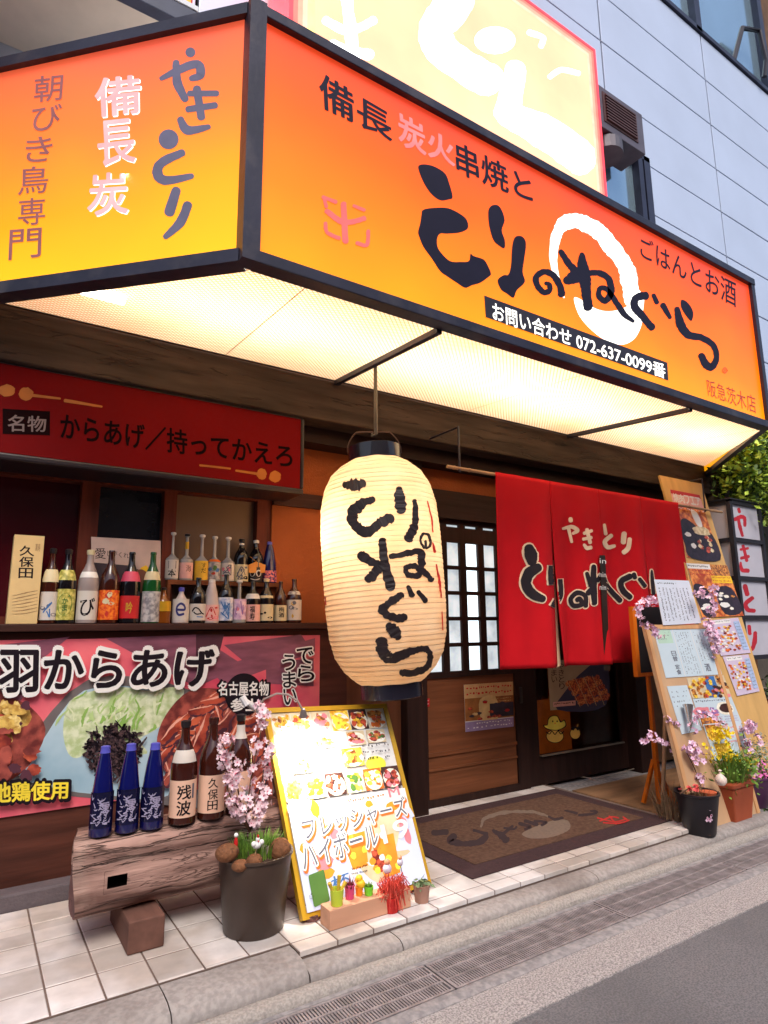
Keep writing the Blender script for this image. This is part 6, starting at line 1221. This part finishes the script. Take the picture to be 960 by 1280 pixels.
sheet_thing('menu_sheet', 'lowest menu sheet with a golden dish, half hidden by the flowers', 'menu', aq(Z2([(565, 890), (790, 870), (870, 1090), (640, 1110)]), .0038), PAPER, [PBL, GRAYI, FF[0], FF[1], PINKI], lambda s: (s.rect(0, 0, 1, 1, 0), s.rect(.03, .03, .42, .42, 3), [s.ell((random.uniform(.05, .4), random.uniform(.05, .4)), .07, .06, 2, jit=.5) for _ in range(16)], s.lines(.5, .1, .95, .6, 4, 4, dens=.8), s.rect(.1, .55, .5, .95, 2)), .0015)
mc = thing('metal_cone', 'shiny metal cone holder hung on the front of the menu stand', 'holder', AFn.hit(852, 900)+an*.03)
b = MB(); c0_ = AFn.hit(854, 911)+an*.05; c1_ = AFn.hit(851, 882)+an*.05; b.lathe([(.004, 0), (.03, (c1_-c0_).length*.9), (.033, (c1_-c0_).length), (.029, (c1_-c0_).length)], c0_, 20, axis=(c1_-c0_), caps=False); b.build('cone', mat('shiny_metal', rgb(206, 200, 200), .25, metal=.9), mc, True)
# orange easel with black chalkboard behind
es = thing('chalkboard_easel', 'orange stained easel with a black chalkboard between the curtain and the stand', 'easel', (4.1, 2.85, 0))
ORW = wood('orange_stain', rgb(204, 104, 22), 2, k=6, var=.2, rough=.45)
b = MB(); b.box((3.925, 2.80, .845), (3.965, 2.83, 1.33)); b.box((3.9655, 2.802, .845), (4.5, 2.828, .87)); b.build('frame', ORW, es)
b = MB(); b.box((3.9655, 2.806, .8705), (4.5, 2.822, 1.33)); b.build('chalkboard', mat('chalk_black', rgb(26, 22, 26), .7), es)
b = MB(); b.tube([(4.085, 2.83, .845), (4.06, 2.80, .0)], [.016, .022], 4); b.build('leg', ORW, es); b = MB(); b.tube([(4.42, 2.83, .845), (4.45, 2.80, -.02)], [.016, .022], 4); b.build('leg', ORW, es); b = MB(); b.tube([(4.07, 2.83, .28), (3.99, 2.88, 0)], .016, 4); b.build('brace', ORW, es); b = MB(); b.tube([(4.075, 2.83, .24), (4.12, 2.72, 0.0)], .016, 4); b.build('brace', ORW, es)
pw = thing('plywood_sheet', 'thin dirty plywood sheet lying under the easel right of the doormat', 'board', (4.5, 3.0, -.03))
b = MB(); b.box((3.90, 2.68, -.0295), (5.3, 3.42, -.012)); b.build('sheet', wood('dirty_ply', rgb(142, 108, 80), 0, k=5, var=.35), pw); b = MB(); b.box((3.90, 2.668, -.0297), (5.3, 2.679, -.008)); b.build('edge_strip', BLACKM, pw)
cbq = thing('cable', 'thin pale cable curling on the floor by the glass door', 'cable', (4.1, 3.3, 0)); b = MB(); b.tube([PZ(.0).hit(700, 968)+Vector((0, 0, .004)), PZ(0).hit(740, 972)+Vector((0, 0, -.005)), PZ(0).hit(770, 966)+Vector((0, 0, -.006)), PZ(0).hit(800, 958)+Vector((0, 0, -.006)), PZ(0).hit(812, 945)+Vector((0, 0, .02))], .004, 6); b.build('cord', mat('cable_grey', rgb(150, 136, 124), .6), cbq, True)
# grey step box and red tray at far right
gb = thing('concrete_box', 'grey concrete box beside the foot of the tall board', 'box', (6.3, 3.15, -.03)); b = MB(); b.box((5.75, 2.95, -.03), (6.9, 3.5, .30), bev=.01); b.box((5.8, 3.2, .3005), (6.9, 3.5, .56), bev=.01); b.build('block', mat('grey_block', rgb(136, 124, 116), .85, bump=.3), gb)
tq_ = Vector((6.36, 3.05, .3005)); tt = thing('terracotta_pot', 'orange terracotta pot on the grey concrete box at the right edge', 'plant pot', tq_); pot(tt, tq_, .1, .14, .2, mat('terracotta', rgb(190, 92, 56), .8, var=.15), SOIL)
b = MB(); leafcloud(b, tq_+Vector((0, 0, .3)), (.18, .18, .16), 260, .07, random.Random(5)); b.build('leaves', LEAFD, tt)
# ================================================================== PAPER LANTERN POST やきとり
pp = thing('lantern_post', 'tall square paper lantern post of four cells with red letters at the right', 'lantern', (6.0, 3.2, -.03))
PF = PY(3.0); xa, xb3 = PF.hit(919, 700).x, PF.hit(955, 700).x; ztop, zbot = PF.hit(917, 628).z, PF.hit(936, 822).z; PD = .36
b = MB()
for x, y in ((xa, 3.0), (xb3, 3.0), (xa, 3.0+PD), (xb3, 3.0+PD)): b.box((x-.02, y-.02, -.03), (x+.02, y+.02, ztop))
nc = [ztop-(ztop-zbot)*i/4 for i in range(5)]
for z in nc:
    b.box((xa+.0205, 2.982, z-.018), (xb3-.0205, 3.018, z+.018)); b.box((xa-.018, 3.0205, z-.018), (xa+.018, 3.0+PD-.0205, z+.018)); b.box((xb3-.018, 3.0205, z-.018), (xb3+.018, 3.0+PD-.0205, z+.018))
b.box((xa-.03, 2.97, ztop+.0185), (xb3+.03, 3.03+PD, ztop+.03)); b.build('frame', mat('post_black', rgb(40, 38, 46), .5), pp)
PP = mat('post_paper', rgb(190, 188, 200), .6, var=.06, vs=5)
for i in range(4):
    b = MB(); b.box((xa+.0205, 3.003, nc[i+1]+.0185), (xb3-.0205, 3.006, nc[i]-.0185)); pn = b.build('paper_pane', PP, pp)
    b = MB(); b.box((xa+.003, 3.0205, nc[i+1]+.0185), (xa+.006, 3.0+PD-.0205, nc[i]-.0185)); b.build('paper_pane', PP, pp)
k = Ink(PY(3.003).hit, Vector((0, -1, 0)), .0004, .0006); ZR = zm(860, 540, 6.4); ZS = zm(760, 560, 4.267)
for pts, ww in (([(372, 700), (420, 680), (450, 690), (455, 750)], [30, 34, 30, 22]), ([(405, 615), (412, 640)], 24), ([(402, 690), (415, 760), (436, 830)], [20, 30, 22]), ([(420, 940), (480, 930)], 20), ([(425, 1010), (485, 995)], 24), ([(440, 910), (470, 1030)], 26), ([(420, 1045), (430, 1100), (480, 1110)], [18, 30, 34])): k.stroke(pts, ww, 0, .08, ZR, 6.4)
for pts, ww in (([(730, 735), (742, 780)], [24, 26]), ([(770, 800), (735, 830), (745, 862), (780, 868)], [22, 24, 24, 20]), ([(752, 950), (757, 990)], [18, 20]), ([(785, 985), (780, 1040), (768, 1075)], [20, 24, 18])): k.stroke(pts, ww, 0, .08, ZS, 4.267)
k.build('lettering', [mat('post_red', rgb(190, 40, 56), .5)], pp)
# ================================================================== POTS AT THE RIGHT FRONT
KZ = -.038
c1 = on(873, 1015, 'y', 2.36); c1 = Vector((c1.x, 2.36, -.03)); bpot = thing('black_pot', 'black plastic pot with blossoms leaning at the kerb left of the terracotta planter', 'plant pot', c1)
pot(bpot, c1, .088, .125, .235, mat('black_plastic', rgb(30, 26, 32), .4, var=.15), SOIL)
b = MB(); tuft(b, c1+Vector((0, 0, .19)), 160, .07, .09, random.Random(6), .003, 0, .5); b.build('dry_stems', mat('dry_stem', rgb(130, 100, 70), .8), bpot)
sp_ = thing('terracotta_saucer', 'small orange saucer pot sunk in the black pot', 'plant pot', c1+Vector((.05, -.05, .2))); b = MB(); q = c1+Vector((.05, -.045, .19)); b.lathe([(.035, 0), (.048, .045), (.044, .045), (.0004, .03)], q, 20); b.build('saucer', MATS['terracotta'], sp_, True)
x1 = on(893, 1040, 'y', 2.33).x; x2 = on(937, 1040, 'y', 2.33).x; cxp = on(914, 1015, 'y', 2.42).x
tpz = on(915, 978, 'y', 2.36).z; hw0, hw1 = .10, .135
tpt = thing('square_planter', 'tapered square terracotta planter of yellow flowers at the kerb', 'planter', (cxp, 2.42, -.034))
def frus(mb, c, h0, h1, z0, z1, d=1): mb.add([(c[0]+sx*h, c[1]+sy*h*d, z) for h, z in ((h0, z0), (h1, z1)) for sx, sy in ((-1, -1), (1, -1), (1, 1), (-1, 1))], [(0, 1, 5, 4), (1, 2, 6, 5), (2, 3, 7, 6), (3, 0, 4, 7), (0, 3, 2, 1), (4, 5, 6, 7)])
pcx = (cxp, 2.42); b = MB(); frus(b, pcx, hw0, hw1*.93, -.034, tpz-.03, .8); frus(b, pcx, hw1, hw1*1.02, tpz-.0305, tpz, .8)
bmx = bmesh.new(); o_ = b.build('pot', mat('terracotta_red', rgb(164, 78, 48), .6, var=.18, vs=5), tpt); bmx.free(); md = o_.modifiers.new('b', 'BEVEL'); md.width = .008; md.segments = 2
b = MB(); rnd = random.Random(12); tuft(b, (pcx[0], pcx[1], tpz), 300, .2, .12, rnd, .004, 0, .55); leafcloud(b, (pcx[0]+.02, pcx[1]-.05, tpz+.08), (.22, .16, .12), 500, .035, rnd); b.build('leaves', LEAF, tpt)
YP = mat('petal_yellow', rgb(240, 214, 30), .6, var=.15, vs=30); b = MB()
for px, py, n in ((903, 918, 60), (912, 950, 50), (935, 952, 45), (908, 978, 16), (890, 940, 20)):
    c_ = on(px, py, 'y', 2.4)
    for _ in range(n): d = Vector((rnd.gauss(0, 1), rnd.gauss(-.5, 1), rnd.gauss(.3, 1))).normalized(); blossom(b, c_+Vector((rnd.gauss(0, .03), rnd.gauss(0, .03), rnd.gauss(0, .03))), .014*rnd.uniform(.7, 1.2), d, rnd)
b.build('yellow_flowers', [YP, mat('heart_orange', rgb(220, 140, 20), .6)], tpt)
gq = on(901, 975, 'y', 2.33); ga = thing('garlic_ornament', 'white bulb shaped ornament with pointed tip in the yellow flowers', 'ornament', gq)
b = MB(); b.lathe([(.02, -.03), (.034, -.012), (.034, .01), (.02, .028), (.007, .038), (.006, .05), (.012, .056), (.001, .064)], gq, 18); b.build('bulb', mat('china_white', rgb(226, 206, 196), .35), ga, True)
c2 = on(951, 1012, 'y', 2.42); c2 = Vector((c2.x+.03, 2.50, -.028)); pv = thing('purple_pot', 'purple pot with pink flowers at the right edge', 'plant pot', c2); pot(pv, c2, .11, .16, .2, mat('purple_plastic', rgb(84, 46, 84), .4), SOIL)
b = MB(); rnd = random.Random(21); tuft(b, c2+Vector((0, 0, .17)), 120, .12, .1, rnd, .004); leafcloud(b, c2+Vector((-.02, -.2, -.0)), (.12, .06, .02), 120, .05, rnd); b.build('leaves', LEAFD, pv)
b = MB()
for _ in range(40): blossom(b, c2+Vector((rnd.gauss(0, .06), rnd.gauss(-.06, .05), .22+rnd.gauss(0, .03))), .025, (rnd.gauss(0, .5), -1, rnd.gauss(.3, .5)), rnd)
b.build('flowers', [mat('petal_magenta', rgb(230, 120, 190), .6), PCEN], pv)
# blossom sprays around the boards
def sprayr(label, pts, y, n, r, seed, jit=.03, petal=PETL, sp=0.):
    tw = [PT(*p, y) for p in pts]; return spray('blossom_spray', label, 'flowers', tw[0], [tw], n, r, sp, petal, seed, 'blossom sprays tied to the boards', jit)
sprayr('pink blossom spray at the top left corner of the menu stand', [(822, 795), (805, 780), (795, 762), (812, 750), (818, 755)], 2.5, 46, .022, 31, .045)
sprayr('pink blossom spray trailing between the stand and the tall board', [(868, 745), (890, 735), (888, 765), (882, 790), (895, 800), (893, 815)], 2.52, 95, .022, 32, .05)
sprayr('lilac blossom spray jutting left from the orange easel leg', [(848, 945), (835, 932), (822, 926), (812, 918), (800, 926)], 2.5, 34, .02, 33, .025)
sprayr('lilac blossom cluster above the black pot', [(878, 985), (868, 960), (858, 940), (862, 930), (875, 955)], 2.42, 60, .02, 34, .05)
sprayr('pink blossom spray at the right edge above the purple pot', [(945, 975), (935, 940), (928, 915), (938, 905), (950, 930)], 2.42, 60, .024, 35, .05)
sprayr('tiny blossom sprig hooked by the metal cone', [(848, 905), (838, 902), (832, 898)], 2.48, 16, .014, 36, .02)
sprayr('pink blossoms around the lower menu sheets', [(905, 905), (880, 892), (868, 896), (862, 915)], 2.42, 34, .017, 37, .05)
sprayr('pink blossom fallen over the front of the black pot', [(884, 1010), (887, 1020), (884, 1026)], 2.27, 7, .016, 38, .012)
sprayr('pink and red blossoms inside the rim of the black pot', [(850, 992), (862, 985), (872, 982), (868, 990)], 2.36, 20, .014, 39, .02, mat('petal_red', rgb(226, 90, 90), .6, var=.2))
sprayr('small white blossoms in front of the orange saucer', [(884, 1000), (890, 996), (896, 998)], 2.32, 12, .013, 40, .015)
hb = thing('grey_foliage_plant', 'pale grey green foliage plant behind the yellow flowers', 'plant', PT(948, 985, 2.55)); b = MB(); rnd = random.Random(14); leafcloud(b, PT(950, 945, 2.55), (.12, .1, .14), 500, .022, rnd); b.build('foliage', mat('grey_leaf', rgb(150, 160, 156), .7, var=.3, vs=30), hb)
b = MB(); b.tube([PT(948, 985, 2.55), PT(950, 940, 2.55)], .006, 6); b.build('stem', TWIG, hb)
# brown dry foliage before the stand
df_ = thing('dry_plant', 'brown wispy dry plant at the foot of the menu stand', 'plant', (c1.x+.02, 2.55, -.03)); b = MB(); tuft(b, (c1.x+.03, 2.56, -.02), 110, .24, .09, random.Random(15), .003, 0, .35); b.build('stems', mat('dry_brown', rgb(120, 96, 72), .8, var=.3, vs=30), df_)
# ================================================================== GREENERY TOP RIGHT
LV1 = mat('shrub_leaf', rgb(112, 166, 40), .55, col2=rgb(214, 236, 92), var=0, vs=9); LV2 = mat('shrub_leaf_dark', rgb(34, 60, 20), .6, col2=rgb(82, 116, 34), var=0, vs=9)
def shrub(name, label, clumps, trunk_, seed, n=1500, sz=.075):
    rnd = random.Random(seed); o = thing(name, label, 'tree', trunk_[0]); b = MB(); b.tube(trunk_, [.05, .04, .03, .02][:len(trunk_)], 8)
    for c_, r_ in clumps: b.tube([trunk_[-1], Vector(c_)], [.018, .006], 6)
    b.build('trunk', TWIG, o, True); b = MB()
    for c_, r_ in clumps: leafcloud(b, c_, r_, n, sz, rnd, 0, 2)
    b.build('crown', [LV1, LV2], o); return o
shrub('shrub_tree', 'leafy green tree hanging over the lantern post under the canopy end', [((6.12, 2.98, 2.78), (.26, .22, .28)), ((6.35, 3.1, 2.62), (.42, .3, .34)), ((6.75, 3.0, 2.5), (.45, .3, .3)), ((6.3, 3.2, 2.85), (.3, .25, .25)), ((6.9, 3.2, 2.9), (.4, .3, .3))], [Vector((6.7, 3.45, -.03)), Vector((6.68, 3.4, 1.4)), Vector((6.6, 3.25, 2.4))], 41, 1500, .075)
shrub('shrub_tree', 'bright green leafy tree cut by the right edge of the photo', [((7.5, 2.95, 2.75), (.42, .3, .4)), ((7.7, 2.9, 2.35), (.4, .3, .3)), ((7.3, 3.2, 3.2), (.4, .3, .35))], [Vector((7.9, 3.3, -.03)), Vector((7.85, 3.2, 1.5)), Vector((7.7, 3.05, 2.4))], 42, 1500, .08)
rd = MB(); rd.box((6.6, 3.3, 2.95), (10, 3.598, 3.4)); rdo = rd.build('brown_awning', mat('awning_brown', rgb(104, 56, 36), .7, var=.35, vs=4), None, root=(8, 3.45, 2.95)); tag(rdo, 'reddish brown awning behind the leaves under the canopy end', 'awning')
